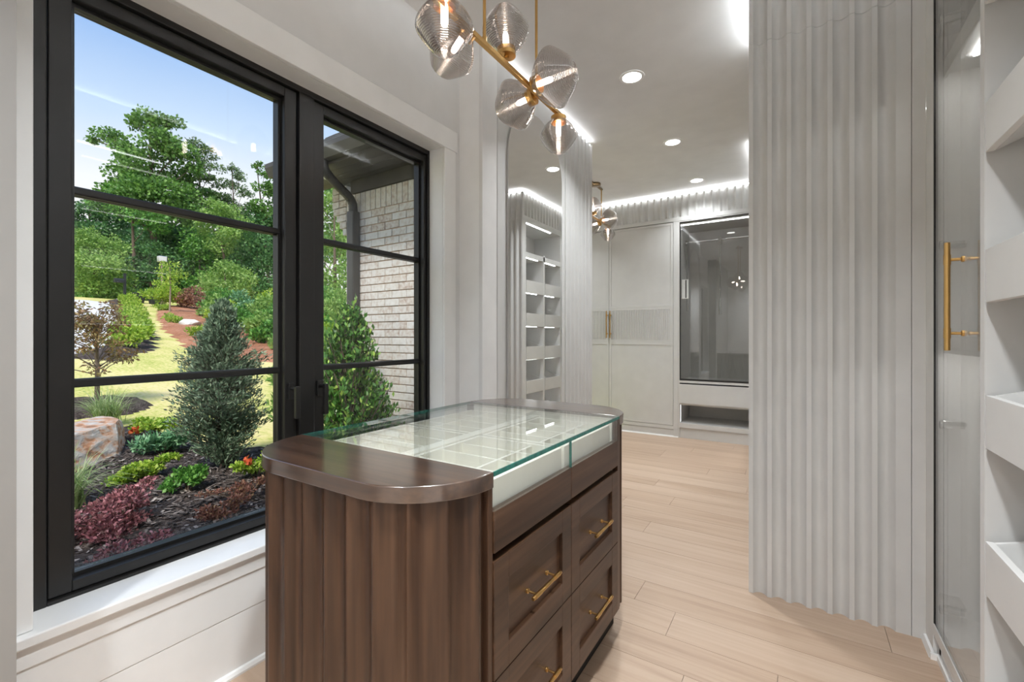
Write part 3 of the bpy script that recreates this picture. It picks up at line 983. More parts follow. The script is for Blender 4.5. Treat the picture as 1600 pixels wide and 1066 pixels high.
far = shoe_unit('shoe_shelf', 'pale grey open shoe shelves with lit cubbies seen in the arched mirror', -0.37, 0.42, 4.585, 5.698,
                [(4.645, 5.083), (5.118, 5.565)], [(1.766, 1.918), (1.357, 1.519), (0.949, 1.111), (0.540, 0.694), (0.130, 0.285)], 0.10, (2.195, 2.257), tray_mat='cabinet_inner')
fluted_panel_x('fluted_end_panel', far, -0.37, 0.92, 4.557, 0.0275, 0.0, 2.64)
fluted_panel_x('crown_panel', far, -0.37, 0.92, 4.557, 0.0275, 2.6415, 2.964)
fluted_panel_y('crown_panel', far, 4.585, 5.69, -0.37, -1, 0.03, 2.690, 2.964)
B(-0.37, -0.34, 4.585, 5.69, 2.6415, 2.6895).build('crown_rail', 'cabinet_paint', far)
B(-0.34, 0.05, 4.585, 5.69, 2.6415, 2.9635).build('crown_filler', 'cabinet_paint', far)
B(0.0505, 0.918, 4.585, 5.69, 0.0, 2.9635).build('side_filler', 'cabinet_paint', far)
B(-0.362, -0.350, 4.60, 5.68, 2.9645, 2.976).build('led_strip', 'led', far)
B(-0.36, 0.90, 4.565, 4.577, 2.9645, 2.976).build('led_strip', 'led', far)

# ------------------------------------------------------------------ fluted column (end of the cabinet run)
YC = 2.435
fc = thing('fluted_column', 'floor-to-ceiling pale grey fluted cabinet end beside the glass door', 'cabinet', (0.1, 2.74, 0))
fluted_panel_x('fluted_panel', fc, -0.198, 0.3945, YC, 0.028, 0, 2.635, flat=0.0487)
fluted_panel_x('fluted_panel', fc, -0.198, 0.3945, YC, 0.028, 2.6365, 2.964, flat=0.0487)
B(-0.198, 0.435, YC + 0.0285, 3.05, 0, 2.964).build('body', 'cabinet_paint', fc)
B(0.3965, 0.4398, YC, YC + 0.028, 0, 2.964).build('filler_strip', 'cabinet_paint', fc)
B(-0.158, -0.143, YC + 0.06, 3.04, 2.965, 2.977).build('led_strip', 'led_cove', fc)
B(-0.14, 0.42, YC + 0.05, YC + 0.065, 2.965, 2.977).build('led_strip', 'led_cove', fc)

# ------------------------------------------------------------------ glass-door cabinet on the right
XS = 0.44
gc = thing('glass_door_cabinet', 'narrow lit cabinet with a clear glass door and long brass handle', 'cabinet', (0.65, 2.1, 0))
B(XS, XS + 0.018, 2.322, YC - 0.0005, 0.0, 2.64).build('stile', 'shelf_white', gc)
B(XS + 0.0185, 0.915, 2.4155, YC - 0.0005, 0.0, 2.64).build('side_panel', 'shelf_white', gc)
B(0.903, 0.915, 1.806, 2.415, 0.0, 2.64).build('back_panel', 'shelf_white', gc)
B(XS + 0.018, 0.9025, 1.806, 2.415, 0.112, 0.134).build('deck', 'shelf_white', gc)
B(XS, XS + 0.0175, 1.806, 2.3215, 0.088, 0.130).build('bottom_rail', 'shelf_white', gc)
B(XS + 0.018, 0.9025, 1.806, 2.415, 2.62, 2.64).build('top_panel', 'shelf_white', gc)
B(0.458, 0.47, 1.806, 2.3, 0.0, 0.087).build('toe_board', 'trim_paint', gc)
for z0, z1 in ((1.182, 1.230), (2.268, 2.315)):
    sh = B(0.487, 0.9025, 1.8065, 2.4145, z0, z1).build('shelf', 'shelf_white', gc)
    B(0.487, 0.497, 1.8065, 2.4145, z0 - 0.016, z0 - 0.0003).build('valance', 'shelf_white', sh)
    B(0.545, 0.560, 1.90, 2.30, z0 - 0.007, z0 - 0.0005).build('led_strip', 'led_bright', sh)
dg = B(XS + 0.004, XS + 0.010, 1.806, 2.316, 0.134, 2.615).build('door', 'clear_door_glass', gc)
B(XS + 0.001, XS + 0.013, 2.3162, 2.3218, 0.131, 2.618).build('seal', 'black_rubber', dg)
B(XS + 0.002, XS + 0.012, 1.806, 2.316, 0.1305, 0.1338).build('bottom_seal', 'chrome', dg)
bar_pull('handle', dg, (0.405, 1.962, 1.186), (0.405, 1.962, 1.532), (-0.039, 0, 0), rad=0.0078, post=0.1)
for hz in (2.515, 2.425, 1.575, 0.90, 0.205):
    hg = MB()
    hg.tube([(XS + 0.0105, 2.285, hz), (XS + 0.022, 2.285, hz)], 0.016, 18)
    hg.box(XS + 0.022, XS + 0.085, 2.30, 2.325, hz - 0.014, hz + 0.014)
    hg.box(XS + 0.030, XS + 0.095, 2.325, 2.415, hz - 0.008, hz + 0.008)
    hg.build('hinge', 'clear_plastic', dg, bevel=0.003)
B(XS + 0.002, 0.9025, 1.763, 1.8055, 0.0, 2.64).build('divider_upright', 'shelf_white', gc, bevel=0.001)
m = MB()
m.prism([(XS - 0.015, 0), (XS, 0), (XS, 0.026), (XS - 0.008, 0.024)], 2.31, YC - 0.001, 1)
m.box(XS - 0.012, 0.458, 2.298, 2.310, 0, 0.022)
m.box(0.446, 0.458, 1.80, 2.298, 0, 0.022)
m.build('shoe_moulding', 'trim_paint', gc)
B(XS - 0.001, 0.90, 1.76, YC - 0.001, 2.6415, 2.964).build('crown_panel', 'cabinet_paint', gc)

B(XS + 0.08, XS + 0.095, 0.22, YC - 0.02, 2.965, 2.977).build('led_strip', 'led_cove', gc)  # unseen strip added above the shelving to throw fill on the ceiling
near = shoe_unit('shoe_shelf', 'white open shoe shelves with slanted trays at the right picture edge', XS, 0.46, 0.20, 1.762,
                 [(0.24, 0.975), (1.01, 1.7625)], [(2.145, 2.275), (1.738, 1.872), (1.325, 1.470), (0.924, 1.069), (0.522, 0.668), (0.122, 0.265)], 0.10, (2.52, 2.56), lip_gap=0.022)

B(XS - 0.001, 0.90, 0.20, 1.758, 2.6415, 2.964).build('crown_panel', 'cabinet_paint', near)
# ------------------------------------------------------------------ outside: ground


def gz(u):
    f = lambda a: 0.123 * (math.sqrt((u - a) ** 2 + 9) + (u - a)) / 2
    return f(9) - f(44)


def gz_np(u):
    f = lambda a: 0.123 * (np.sqrt((u - a) ** 2 + 9) + (u - a)) / 2
    return f(9) - f(44)


def grid_mesh(name, mat, xs, ys, zoff, inside=None, noise=0.0):
    X, Y = np.meshgrid(xs, ys, indexing='ij')
    rng = np.random.default_rng(3)
    Z = gz_np(-X) + zoff + (rng.random(X.shape) - 0.5) * noise
    v = np.stack([X, Y, Z], -1).reshape(-1, 3)
    nx, ny = len(xs), len(ys)
    f = []
    for i in range(nx - 1):
        for j in range(ny - 1):
            f.append((i * ny + j, (i + 1) * ny + j, (i + 1) * ny + j + 1, i * ny + j + 1))
    mb = MB()
    mb.v = [tuple(p) for p in v]
    mb.f = f
    return mb.build(name, mat, smooth=True)


xs = np.concatenate([np.linspace(-100, -50, 12), np.linspace(-48, -14, 30), np.linspace(-13.5, -1.95, 30)])
ys = np.concatenate([np.linspace(-50, -8, 10), np.linspace(-6, 20, 40), np.linspace(22, 80, 14)])
lawn = tag(grid_mesh('lawn', 'lawn_grass', xs, ys, 0.0), 'yellow-green lawn rising away from the house', 'lawn', kind='structure')


def in_poly(px, py, poly):
    c_ = False
    j = len(poly) - 1
    for i in range(len(poly)):
        if (poly[i][1] > py) != (poly[j][1] > py) and px < (poly[j][0] - poly[i][0]) * (py - poly[i][1]) / (poly[j][1] - poly[i][1]) + poly[i][0]:
            c_ = not c_
        j = i
    return c_


def bed(name, mat, poly, zoff, step, label, cat, noise=0.02, thick=0.12, kind='structure'):
    """raised bed following the ground inside an outline, with soft edge"""
    xs_ = [p[0] for p in poly]; ys_ = [p[1] for p in poly]
    x0, x1, y0, y1 = min(xs_), max(xs_), min(ys_), max(ys_)
    nx, ny = int((x1 - x0) / step) + 2, int((y1 - y0) / step) + 2
    rng = random.Random(5)
    idx, vs, fs = {}, [], []
    for i in range(nx):
        for j in range(ny):
            x, y = x0 + i * step, y0 + j * step
            ins_ = in_poly(x, y, poly)
            near_ = any(in_poly(x + dx, y + dy, poly) for dx in (-step, 0, step) for dy in (-step, 0, step))
            if near_:
                idx[i, j] = len(vs)
                vs.append((x + rng.uniform(-.2, .2) * step, y + rng.uniform(-.2, .2) * step, gz(-x) + (zoff + rng.uniform(0, noise) if ins_ else -0.02)))
    for i in range(nx - 1):
        for j in range(ny - 1):
            q = [(i, j), (i + 1, j), (i + 1, j + 1), (i, j + 1)]
            if all(k in idx for k in q): fs.append(tuple(idx[k] for k in q))
    mb = MB(); mb.v = vs; mb.f = fs
    return tag(mb.build(name, mat, smooth=True), label, cat, kind=kind)


bed_poly = [(-1.96, -2.5), (-1.96, 3.19), (-4.3, 3.19), (-4.45, 2.75), (-4.75, 2.45), (-5.45, 2.25), (-6.35, 2.22), (-7.05, 2.3), (-7.2, 1.6), (-6.6, 0.4), (-6.2, -2.5)]
bed('mulch_bed', 'mulch', bed_poly, 0.02, 0.10, 'dark mulch planting bed below the window', 'planting bed', 0.035)
ring = [(-8.75 + 0.72 * math.cos(t * PI / 12) , 2.25 + 0.62 * math.sin(t * PI / 12)) for t in range(24)]
bed('mulch_ring', 'mulch', ring, 0.06, 0.10, 'dark mulch ring around the small coppery maple', 'planting bed', 0.04)
drive = [(-13.6, -8), (-13.9, 2.6), (-14.8, 3.5), (-16.6, 4.55), (-19.5, 5.8), (-22.5, 6.65), (-27, 7.85), (-31, 8.9), (-36, 10.1), (-38, 9.8), (-37.5, 6), (-36, -8)]
bed('driveway', 'concrete', drive, 0.05, 0.5, 'pale concrete driveway curving round at the left', 'driveway', 0.0)
edge = [(-14.4, 3.3), (-16.3, 4.4), (-19.2, 5.7), (-22.3, 6.6), (-27, 7.8), (-31, 8.85), (-40, 11.2), (-40, 12.2), (-31, 9.9), (-27, 8.75), (-22.3, 7.25), (-19, 6.45), (-16.0, 5.3), (-14.0, 4.0)]
bed('drive_border', 'mulch', edge, 0.06, 0.3, 'dark mulch strip along the driveway', 'planting bed', 0.05)
straw = [(-36, 13.2), (-31, 10.95), (-26, 9.25), (-20.5, 7.55), (-17.3, 6.75), (-15.2, 6.3), (-13.6, 6.6), (-12.4, 7.3), (-10.5, 7.6), (-10, 14), (-20, 18), (-38, 22)]
bed('pine_straw_slope', 'pine_straw', straw, 0.08, 0.3, 'red-brown pine straw slope to the right of the lawn path', 'planting bed', 0.08)

# loose bark chips on the near bed
rng = np.random.default_rng(11)
cnt = 0
cv, cf = [], []
while cnt < 12000:
    x = -2.6 - rng.random() * 4.4
    y = -0.6 + rng.random() * 3.6
    if not in_poly(x, y, bed_poly): continue
    L_, W_ = 0.010 + rng.random() * 0.022, 0.004 + rng.random() * 0.006
    a, t = rng.random() * 2 * PI, (rng.random() - 0.5) * 1.4
    dx, dy = math.cos(a) * math.cos(t), math.sin(a) * math.cos(t)
    dz = math.sin(t)
    nx_, ny_ = -math.sin(a), math.cos(a)
    z = gz(-x) + 0.044 + rng.random() * 0.012
    b = len(cv)
    for s1, s2 in ((-1, -1), (1, -1), (1, 1), (-1, 1)):
        cv.append((x + dx * L_ * s1 + nx_ * W_ * s2, y + dy * L_ * s1 + ny_ * W_ * s2, z + dz * L_ * s1 * 0.5))
    cf.append((b, b + 1, b + 2, b + 3))
    cnt += 1
mb = MB(); mb.v = cv; mb.f = cf
tag(mb.build('bark_chips', 'chip'), 'loose dark bark chips scattered over the planting bed', 'mulch', kind='stuff')

# ------------------------------------------------------------------ outside: planting helpers


def leaves_mesh(name, mat, parent, pts, nrm, length, width, rng, kind=None, droop=0.0):
    """one quad leaf (diamond) per point; pts (n,3), nrm = rough outward direction"""
    n = len(pts)
    d = nrm + rng.normal(0, 0.55, (n, 3))
    d[:, 2] -= droop
    d /= np.linalg.norm(d, axis=1, keepdims=True) + 1e-9
    q = rng.normal(0, 1, (n, 3))
    w = np.cross(d, q); w /= np.linalg.norm(w, axis=1, keepdims=True) + 1e-9
    up = np.cross(w, d)
    s = (0.7 + 0.6 * rng.random(n))[:, None]
    base = pts - d * length * 0.5 * s
    tip = pts + d * length * 0.5 * s
    lft = pts + w * width * 0.5 * s + up * width * 0.18 * s
    rgt = pts - w * width * 0.5 * s + up * width * 0.18 * s
    v = np.stack([base, lft, tip, rgt], 1).reshape(-1, 3)
    c_ = (v.min(0) + v.max(0)) / 2
    me = bpy.data.meshes.new(name)
    me.vertices.add(4 * n); me.vertices.foreach_set('co', (v - c_).ravel())
    me.loops.add(4 * n); me.loops.foreach_set('vertex_index', np.arange(4 * n, dtype=np.int32))
    me.polygons.add(n)
    me.polygons.foreach_set('loop_start', np.arange(0, 4 * n, 4, dtype=np.int32))
    me.update(calc_edges=True)
    me.validate()
    me.materials.append(MATS[mat])
    o = bpy.data.objects.new(name, me)
    COL.objects.link(o)
    return place(o, c_, parent, kind=kind)


def blob_points(c, rx, rz, n, rng, shell=0.55):
    d = rng.normal(0, 1, (n, 3)); d /= np.linalg.norm(d, axis=1, keepdims=True)
    rad = shell + (1 - shell) * rng.random(n) ** 0.6
    rad *= 0.86 + 0.28 * rng.random(n)
    p = d * rad[:, None]
    return np.array(c) + p * np.array([rx, rx, rz]), d


def tree(name, label, base, clumps, mat, ll, lw, dens, seed, bark='bark', trunk_r=0.22, sub=7, group='trees beyond the lawn'):
    rng = np.random.default_rng(seed)
    x, y = base[0], base[1]
    z = gz(-x)
    root = thing(name, label, 'tree', (x, y, z), group=group)
    top = max(clumps, key=lambda c_: c_[2])
    m = MB()
    zt = top[2]
    pts = []
    for k in range(7):
        t = k / 6
        pts.append((x + (top[0] - x) * t ** 1.6 + 0.1 * math.sin(3 * t), y + (top[1] - y) * t ** 1.6 + 0.1 * math.cos(4 * t), z - 0.15 + (zt - z) * t))
    m.tube(pts, [trunk_r * (1 - 0.85 * k / 6) for k in range(7)], 8)
    for c_ in clumps:
        t = max(0.15, min(0.9, (c_[2] - z) / (zt - z) - 0.14))
        k = int(t * 6)
        p0 = Vector(pts[k]).lerp(Vector(pts[min(6, k + 1)]), t * 6 - k)
        p1 = Vector(c_[:3])
        mid = p0.lerp(p1, 0.5) + Vector((0, 0, -0.15))
        m.tube([p0, mid, p1], [trunk_r * 0.32 * (1 - t * 0.6), trunk_r * 0.22 * (1 - t * 0.6), 0.02], 6)
    m.build('trunk', bark, root, smooth=True)
    P_, N_ = [], []
    for c_ in clumps:
        n = int(dens * 2.3 * c_[3] * c_[4])
        for _ in range(sub):
            dd = rng.normal(0, 1, 3); dd /= np.linalg.norm(dd)
            cc = np.array(c_[:3]) + dd * np.array([c_[3], c_[3], c_[4]]) * 0.66
            p, d = blob_points(cc, c_[3] * 0.56, c_[4] * 0.56, max(6, n // sub), rng, 0.35)
            P_.append(p); N_.append(d)
    leaves_mesh('foliage', mat, root, np.concatenate(P_), np.concatenate(N_), ll * 0.72, lw * 0.72, rng)
    return root


TREES = {
    'oak': ((-50.9, 17.4), [(-50.5, 17.0, 21.1, 1.56, 1.08), (-49.0, 17.8, 21.0, 1.2, 0.96), (-52.0, 16.5, 21.1, 0.96, 0.84), (-49.5, 17.1, 18.9, 2.04, 1.32), (-47.8, 18.2, 18.3, 1.56, 1.08), (-52.4, 16.2, 18.3, 1.32, 0.96), (-55.8, 15.3, 20.5, 1.44, 0.72), (-56.1, 14.4, 20.0, 0.72, 0.48), (-54.0, 15.8, 19.1, 1.08, 0.72), (-50.3, 16.7, 16.6, 2.4, 1.56), (-49.2, 18.5, 16.4, 1.8, 1.44), (-52.9, 15.6, 16.2, 1.32, 1.08), (-47.3, 19.1, 16.9, 1.08, 0.84), (-48.2, 16.9, 13.1, 3.3, 2.04), (-52.0, 15.6, 13.3, 2.4, 1.8), (-49.5, 20.0, 14.0, 2.4, 1.8)]),
    'pine1': ((-49.2, 20.8), [(-50.1, 20.8, 20.4, 1.01, 0.63), (-49.3, 21.3, 19.4, 1.01, 0.57), (-50.6, 20.4, 18.9, 1.01, 0.57), (-48.0, 21.0, 17.7, 1.13, 0.57), (-49.3, 20.3, 17.1, 1.26, 0.63), (-48.5, 21.5, 16.5, 1.13, 0.57), (-50.0, 20.8, 15.6, 1.38, 0.69), (-48.7, 21.8, 15.0, 1.13, 0.63), (-50.2, 21.2, 13.8, 1.63, 0.88)]),
    'pine2': ((-48.4, 23.7), [(-48.6, 23.2, 18.5, 0.59, 0.46), (-48.4, 23.9, 17.8, 0.85, 0.53), (-49.4, 23.3, 17.0, 0.92, 0.53), (-48.0, 24.0, 16.2, 0.99, 0.59), (-48.5, 23.1, 15.2, 1.05, 0.59), (-47.7, 24.1, 14.7, 1.05, 0.59), (-47.8, 23.1, 13.4, 1.45, 0.79)]),
    'gum': ((-44.8, 24.8), [(-46.1, 24.4, 18.6, 0.58, 0.45), (-45.5, 24.9, 18.0, 0.84, 0.58), (-44.3, 25.2, 17.1, 0.9, 0.64), (-44.9, 24.4, 16.0, 1.03, 0.77), (-44.7, 25.8, 15.7, 1.29, 0.9), (-45.0, 24.8, 14.2, 1.54, 0.9), (-44.6, 26.0, 13.1, 1.67, 1.29)]),
    'light1': ((-48.8, 15.2), [(-49.5, 15.4, 15.2, 1.11, 0.78), (-48.1, 15.6, 13.9, 1.23, 0.89), (-49.4, 14.6, 13.5, 1.34, 0.89), (-48.8, 15.5, 12.5, 1.89, 1.11), (-50.7, 13.8, 12.8, 1.11, 0.78), (-46.7, 15.6, 11.1, 1.67, 1.11)]),
    'maplebg': ((-42.9, 20.1), [(-43.3, 19.4, 12.6, 1.26, 0.8), (-43.0, 20.7, 12.3, 1.26, 0.8), (-43.1, 18.8, 11.1, 1.49, 1.03), (-40.9, 20.2, 10.5, 1.6, 1.03), (-43.6, 20.1, 9.7, 1.94, 1.26)]),
    'dark1': ((-63.4, 16.5), [(-63.2, 16.0, 14.6, 1.78, 1.1), (-62.0, 17.5, 14.0, 1.78, 1.23), (-65.0, 15.4, 13.3, 1.78, 1.37), (-62.5, 16.3, 11.5, 3.15, 1.78), (-67.7, 15.5, 10.2, 2.06, 2.06), (-59.6, 17.6, 10.4, 2.74, 2.06), (-64, 16, 7.5, 3.6, 2.2)]),
    'dark2': ((-56.7, 19.6), [(-56.9, 19.1, 12.3, 2.28, 1.61), (-53.9, 20.3, 11.9, 2.28, 1.48), (-57.1, 20.0, 9.8, 3.22, 2.01), (-57.5, 18.3, 8.3, 2.28, 2.01), (-54.1, 20.6, 7.6, 2.69, 2.28), (-58, 20, 5.8, 3.2, 2.0)]),
    'dark3': ((-54.7, 23.3), [(-56.8, 22.9, 12.4, 2.38, 1.68), (-53.3, 23.3, 10.3, 2.8, 1.96), (-55.5, 23.0, 8.0, 3.08, 2.38), (-54.6, 25.2, 8.2, 2.8, 2.38), (-55, 23, 5.8, 3.2, 2.0)]),
    'dark4': ((-47.3, 25.6), [(-46.1, 24.9, 12.8, 2.28, 1.61), (-46.8, 24.3, 10.4, 2.28, 1.88), (-45.2, 25.7, 9.9, 2.69, 2.28), (-48.2, 26.4, 7.2, 2.95, 2.69), (-49.1, 24.8, 7.1, 2.01, 2.01), (-46, 25.5, 5.2, 3.0, 2.0)]),
    'round1': ((-44.9, 11.7), [(-44.7, 11.3, 8.5, 1.17, 0.87), (-43.9, 12.0, 8.0, 1.36, 0.97), (-45.0, 10.8, 7.5, 1.46, 1.07), (-43.6, 12.5, 6.9, 1.26, 0.97), (-43.0, 11.2, 6.0, 2.23, 1.26), (-43.6, 12.9, 5.5, 0.97, 0.87), (-47.2, 11.2, 5.5, 1.46, 1.07), (-44.6, 11.6, 4.8, 2.3, 1.0)]),
    'round2': ((-36.4, 17.1), [(-37.2, 17.2, 6.6, 0.78, 0.58), (-36.3, 17.6, 6.1, 1.07, 0.78), (-37.9, 17.0, 5.8, 1.07, 0.78), (-34.6, 17.5, 5.1, 0.97, 0.78), (-35.9, 16.8, 4.7, 1.75, 0.87), (-38.1, 16.7, 4.8, 0.78, 0.58)]),
    'right1': ((-26.2, 18.9), [(-27.3, 18.6, 10.2, 0.86, 0.86), (-26.0, 18.9, 10.9, 0.86, 0.69), (-27.2, 19.3, 9.0, 1.46, 1.11), (-25.7, 19.5, 7.6, 1.29, 1.11), (-27.5, 18.8, 6.8, 1.46, 1.29), (-25.7, 18.7, 5.3, 1.54, 1.37), (-25.0, 19.0, 4.0, 1.29, 1.29), (-26.7, 18.4, 3.6, 1.46, 1.29)]),
    'right2': ((-29.8, 23.7), [(-31.0, 22.3, 13.5, 1.13, 1.03), (-30.2, 23.2, 12.3, 1.54, 1.34), (-30.2, 25.0, 11.7, 2.06, 1.54), (-29.7, 23.1, 8.7, 2.26, 2.06), (-27.3, 23.6, 6.5, 2.06, 2.06)]),
    'fill1': ((-70.0, 22.0), [(-70.0, 22.0, 13.0, 4.0, 3.0), (-72.0, 19.0, 11.0, 4.0, 3.0), (-68.0, 24.5, 12.0, 4.0, 3.2), (-71.0, 21.0, 7.5, 5.0, 3.0)]),
    'fill2': ((-62.0, 28.0), [(-62.0, 28.0, 14.5, 4.0, 3.0), (-64.0, 25.5, 12.0, 4.0, 3.0), (-60.0, 30.5, 13.0, 4.0, 3.2), (-62.0, 28.0, 7.5, 5.0, 3.2)]),
    'fill3': ((-54.0, 32.0), [(-54.0, 32.0, 14.5, 4.0, 3.0), (-56.0, 29.5, 12.0, 4.0, 3.0), (-52.0, 34.0, 12.5, 4.0, 3.2), (-54.0, 32.0, 7.5, 5.0, 3.2)]),
    'fill4': ((-76.0, 17.0), [(-76.0, 17.0, 12.5, 4.2, 3.0), (-78.0, 14.5, 10.5, 4.0, 3.0), (-76.0, 17.0, 7.0, 5.5, 3.0)]),
    'under1': ((-47.5, 16.0), [(-47.5, 16.0, 8.5, 1.9, 1.4), (-46.5, 17.2, 7.0, 1.9, 1.5), (-48.8, 15.0, 6.6, 1.9, 1.5), (-47.2, 16.2, 5.3, 2.4, 1.3)]),
    'under2': ((-45.5, 19.0), [(-45.5, 19.0, 9.6, 1.9, 1.5), (-44.5, 20.2, 7.6, 1.9, 1.5), (-46.6, 18.0, 7.2, 1.9, 1.5), (-45.2, 19.2, 5.5, 2.5, 1.4)]),
    'under3': ((-41.5, 22.0), [(-41.5, 22.0, 9.4, 1.7, 1.5), (-40.5, 23.2, 7.4, 1.9, 1.5), (-42.6, 21.0, 7.0, 1.9, 1.5), (-41.2, 22.2, 5.3, 2.5, 1.4)]),
    'under4': ((-51.0, 13.2), [(-51.0, 13.2, 8.6, 1.8, 1.4), (-50.0, 14.2, 6.8, 1.9, 1.5), (-52.4, 12.2, 6.6, 1.9, 1.5), (-50.8, 13.4, 5.3, 2.4, 1.3)]),
    'left1': ((-56.7, 11.3), [(-55.4, 10.7, 11.6, 1.94, 1.49), (-54.7, 11.3, 9.9, 2.29, 1.71), (-58.9, 11.0, 8.0, 2.29, 1.94), (-55.2, 11.8, 6.7, 2.06, 1.6)]),
}
TSPEC = {
    'oak': ('oak_tree', 'tallest leafy tree with a long limb to the left against the sky', 'leaf_oak', 0.40, 0.30, 190, 0.40),
    'pine1': ('pine_tree', 'tall open pine right of the tallest tree', 'leaf_pine', 0.34, 0.14, 330, 0.22),
    'pine2': ('pine_tree', 'slender open pine standing between two taller crowns', 'leaf_pine', 0.34, 0.14, 330, 0.18),
    'gum': ('leafy_tree', 'tall leafy tree beside the window mullion, pale top against the sky', 'leaf_oak', 0.36, 0.26, 200, 0.2),
    'light1': ('leafy_tree', 'lighter green tree in front of the tallest tree', 'leaf_green', 0.34, 0.24, 240, 0.2),
    'maplebg': ('leafy_tree', 'pale olive tree below the pines', 'leaf_light', 0.30, 0.2, 220, 0.2),
    'dark1': ('dark_tree', 'dark tree rising behind the round light tree at the left', 'leaf_dark', 0.40, 0.28, 200, 0.25),
    'dark2': ('dark_tree', 'dark dense tree behind the lamp post', 'leaf_dark', 0.40, 0.28, 210, 0.25),
    'dark3': ('dark_tree', 'dark dense tree left of the light round tree on the slope', 'leaf_dark', 0.40, 0.28, 210, 0.25),
    'dark4': ('dark_tree', 'dark dense tree beside the window mullion', 'leaf_dark', 0.40, 0.28, 210, 0.25),
    'round1': ('leafy_tree', 'round light green tree beyond the driveway', 'leaf_light', 0.26, 0.17, 360, 0.14),
    'round2': ('leafy_tree', 'round light green tree above the shrub slope', 'leaf_light', 0.26, 0.17, 380, 0.12),
    'right1': ('leafy_tree', 'green tree seen left of the brick corner', 'leaf_light', 0.28, 0.2, 260, 0.16),
    'right2': ('leafy_tree', 'darker tree behind the one at the brick corner', 'leaf_green', 0.34, 0.24, 170, 0.2),
    'fill1': ('dark_tree', 'dark wood-edge tree far behind the tallest tree', 'leaf_dark', 0.5, 0.36, 100, 0.25),
    'fill2': ('dark_tree', 'dark wood-edge tree far behind the open pines', 'leaf_oak', 0.5, 0.36, 100, 0.25),
    'fill3': ('dark_tree', 'dark wood-edge tree far behind, next to the mullion', 'leaf_dark', 0.5, 0.36, 100, 0.25),
    'fill4': ('dark_tree', 'dark wood-edge tree far behind the driveway', 'leaf_oak', 0.5, 0.36, 100, 0.25),
    'under1': ('dark_tree', 'dense understory tree just behind the wheeled bins', 'leaf_dark', 0.34, 0.2, 230, 0.16),
    'under2': ('dark_tree', 'dense understory tree behind the lamp post head', 'leaf_green', 0.34, 0.2, 230, 0.16),
    'under3': ('dark_tree', 'dense understory tree rising behind the round light tree on the slope', 'leaf_dark', 0.34, 0.2, 230, 0.16),
    'under4': ('dark_tree', 'dense understory tree behind the mailbox', 'leaf_green', 0.34, 0.2, 230, 0.16),
    'left1': ('dark_tree', 'dark tree at the far left behind the window frame', 'leaf_dark', 0.40, 0.28, 160, 0.25),
}
for i, (k_, (bs, cl)) in enumerate(TREES.items()):
    nm, lb, mt, ll, lw, dn, tr_ = TSPEC[k_]
    tree(nm, lb, bs, cl, mt, ll, lw, dn, 20 + i, trunk_r=tr_)


def shrub(name, label, x, y, clumps, mat, ll, lw, n, seed, stems=6, cat='shrub', sub=5, shell=0.3, group=None, bark='bark', zoff=0.03, droop=0.0):
    """clumps: (dx, dy, dz, rx, rz) around the base"""
    rng = np.random.default_rng(seed)
    z = gz(-x) + zoff
    root = thing(name, label, cat, (x, y, z), group=group)
    m = MB()
    for k in range(stems):
        c_ = clumps[k % len(clumps)]
        a = 2 * PI * k / stems
        e_ = Vector((x + c_[0] + 0.4 * c_[3] * math.cos(a), y + c_[1] + 0.4 * c_[3] * math.sin(a), z + c_[2] + 0.3 * c_[4]))
        s_ = Vector((x + 0.01 * math.cos(a), y + 0.01 * math.sin(a), z - 0.02))
        rr = 0.006 + 0.004 * (c_[2] + 0.2)
        m.tube([s_, s_.lerp(e_, 0.5) + Vector((0, 0, 0.02)), e_], [rr, rr * 0.7, rr * 0.3], 5)
    m.build('stems', bark, root)
    P_, N_ = [], []
    tot = sum(c_[3] ** 2 * c_[4] for c_ in clumps)
    for c_ in clumps:
        nn = max(20, int(n * c_[3] ** 2 * c_[4] / tot))
        for _ in range(sub):
            dd = rng.normal(0, 1, 3); dd /= np.linalg.norm(dd)
            cc = np.array([x + c_[0], y + c_[1], z + c_[2]]) + dd * np.array([c_[3], c_[3], c_[4]]) * 0.55
            p, d = blob_points(cc, c_[3] * 0.55, c_[4] * 0.55, nn // sub, rng, shell)
            ok = p[:, 2] > z - 0.01
            d[:, 2] += 0.5
            P_.append(p[ok]); N_.append(d[ok])
    leaves_mesh('foliage', mat, root, np.concatenate(P_), np.concatenate(N_), ll, lw, rng, droop=droop)
    return root


# near bed
shrub('red_shrub', 'large burgundy-leaved shrub in front of the left pane', -3.40, 0.95, [(-.02, -.10, .10, .19, .09), (-.06, .06, .15, .17, .08), (-.14, .16, .19, .11, .05), (-.20, .26, .22, .07, .03), (.05, 0, .06, .19, .06)], 'leaf_red', .024, .014, 4600, 1, shell=.05, sub=9, stems=12)
shrub('copper_shrub', 'sprawling copper-leaved shrub with an arching branch', -3.33, 1.66, [(0, 0, .08, .11, .05), (-.06, -.12, .09, .08, .025), (.06, .12, .12, .09, .025), (.08, .22, .17, .06, .02), (-.05, -.22, .10, .06, .018)], 'leaf_copper', .024, .011, 800, 2, shell=.05, sub=8, stems=10)
shrub('copper_shrub', 'low pinkish copper shrub at the lower sash rail', -3.12, 1.40, [(0, 0, .06, .13, .05), (.0, .12, .08, .10, .04)], 'leaf_copper', .028, .014, 700, 3)
shrub('red_shrub', 'low reddish shrub tucked against the bottom left pane corner', -2.98, 0.86, [(0, 0, .04, .14, .05), (0, .14, .05, .12, .04)], 'leaf_red', .028, .014, 700, 4)
shrub('green_shrub', 'compact dark green shrub in the middle of the bed', -3.85, 1.52, [(0, 0, .10, .13, .09), (.0, .06, .11, .11, .07), (0, -.06, .09, .11, .07)], 'leaf_green', .034, .020, 1300, 5)
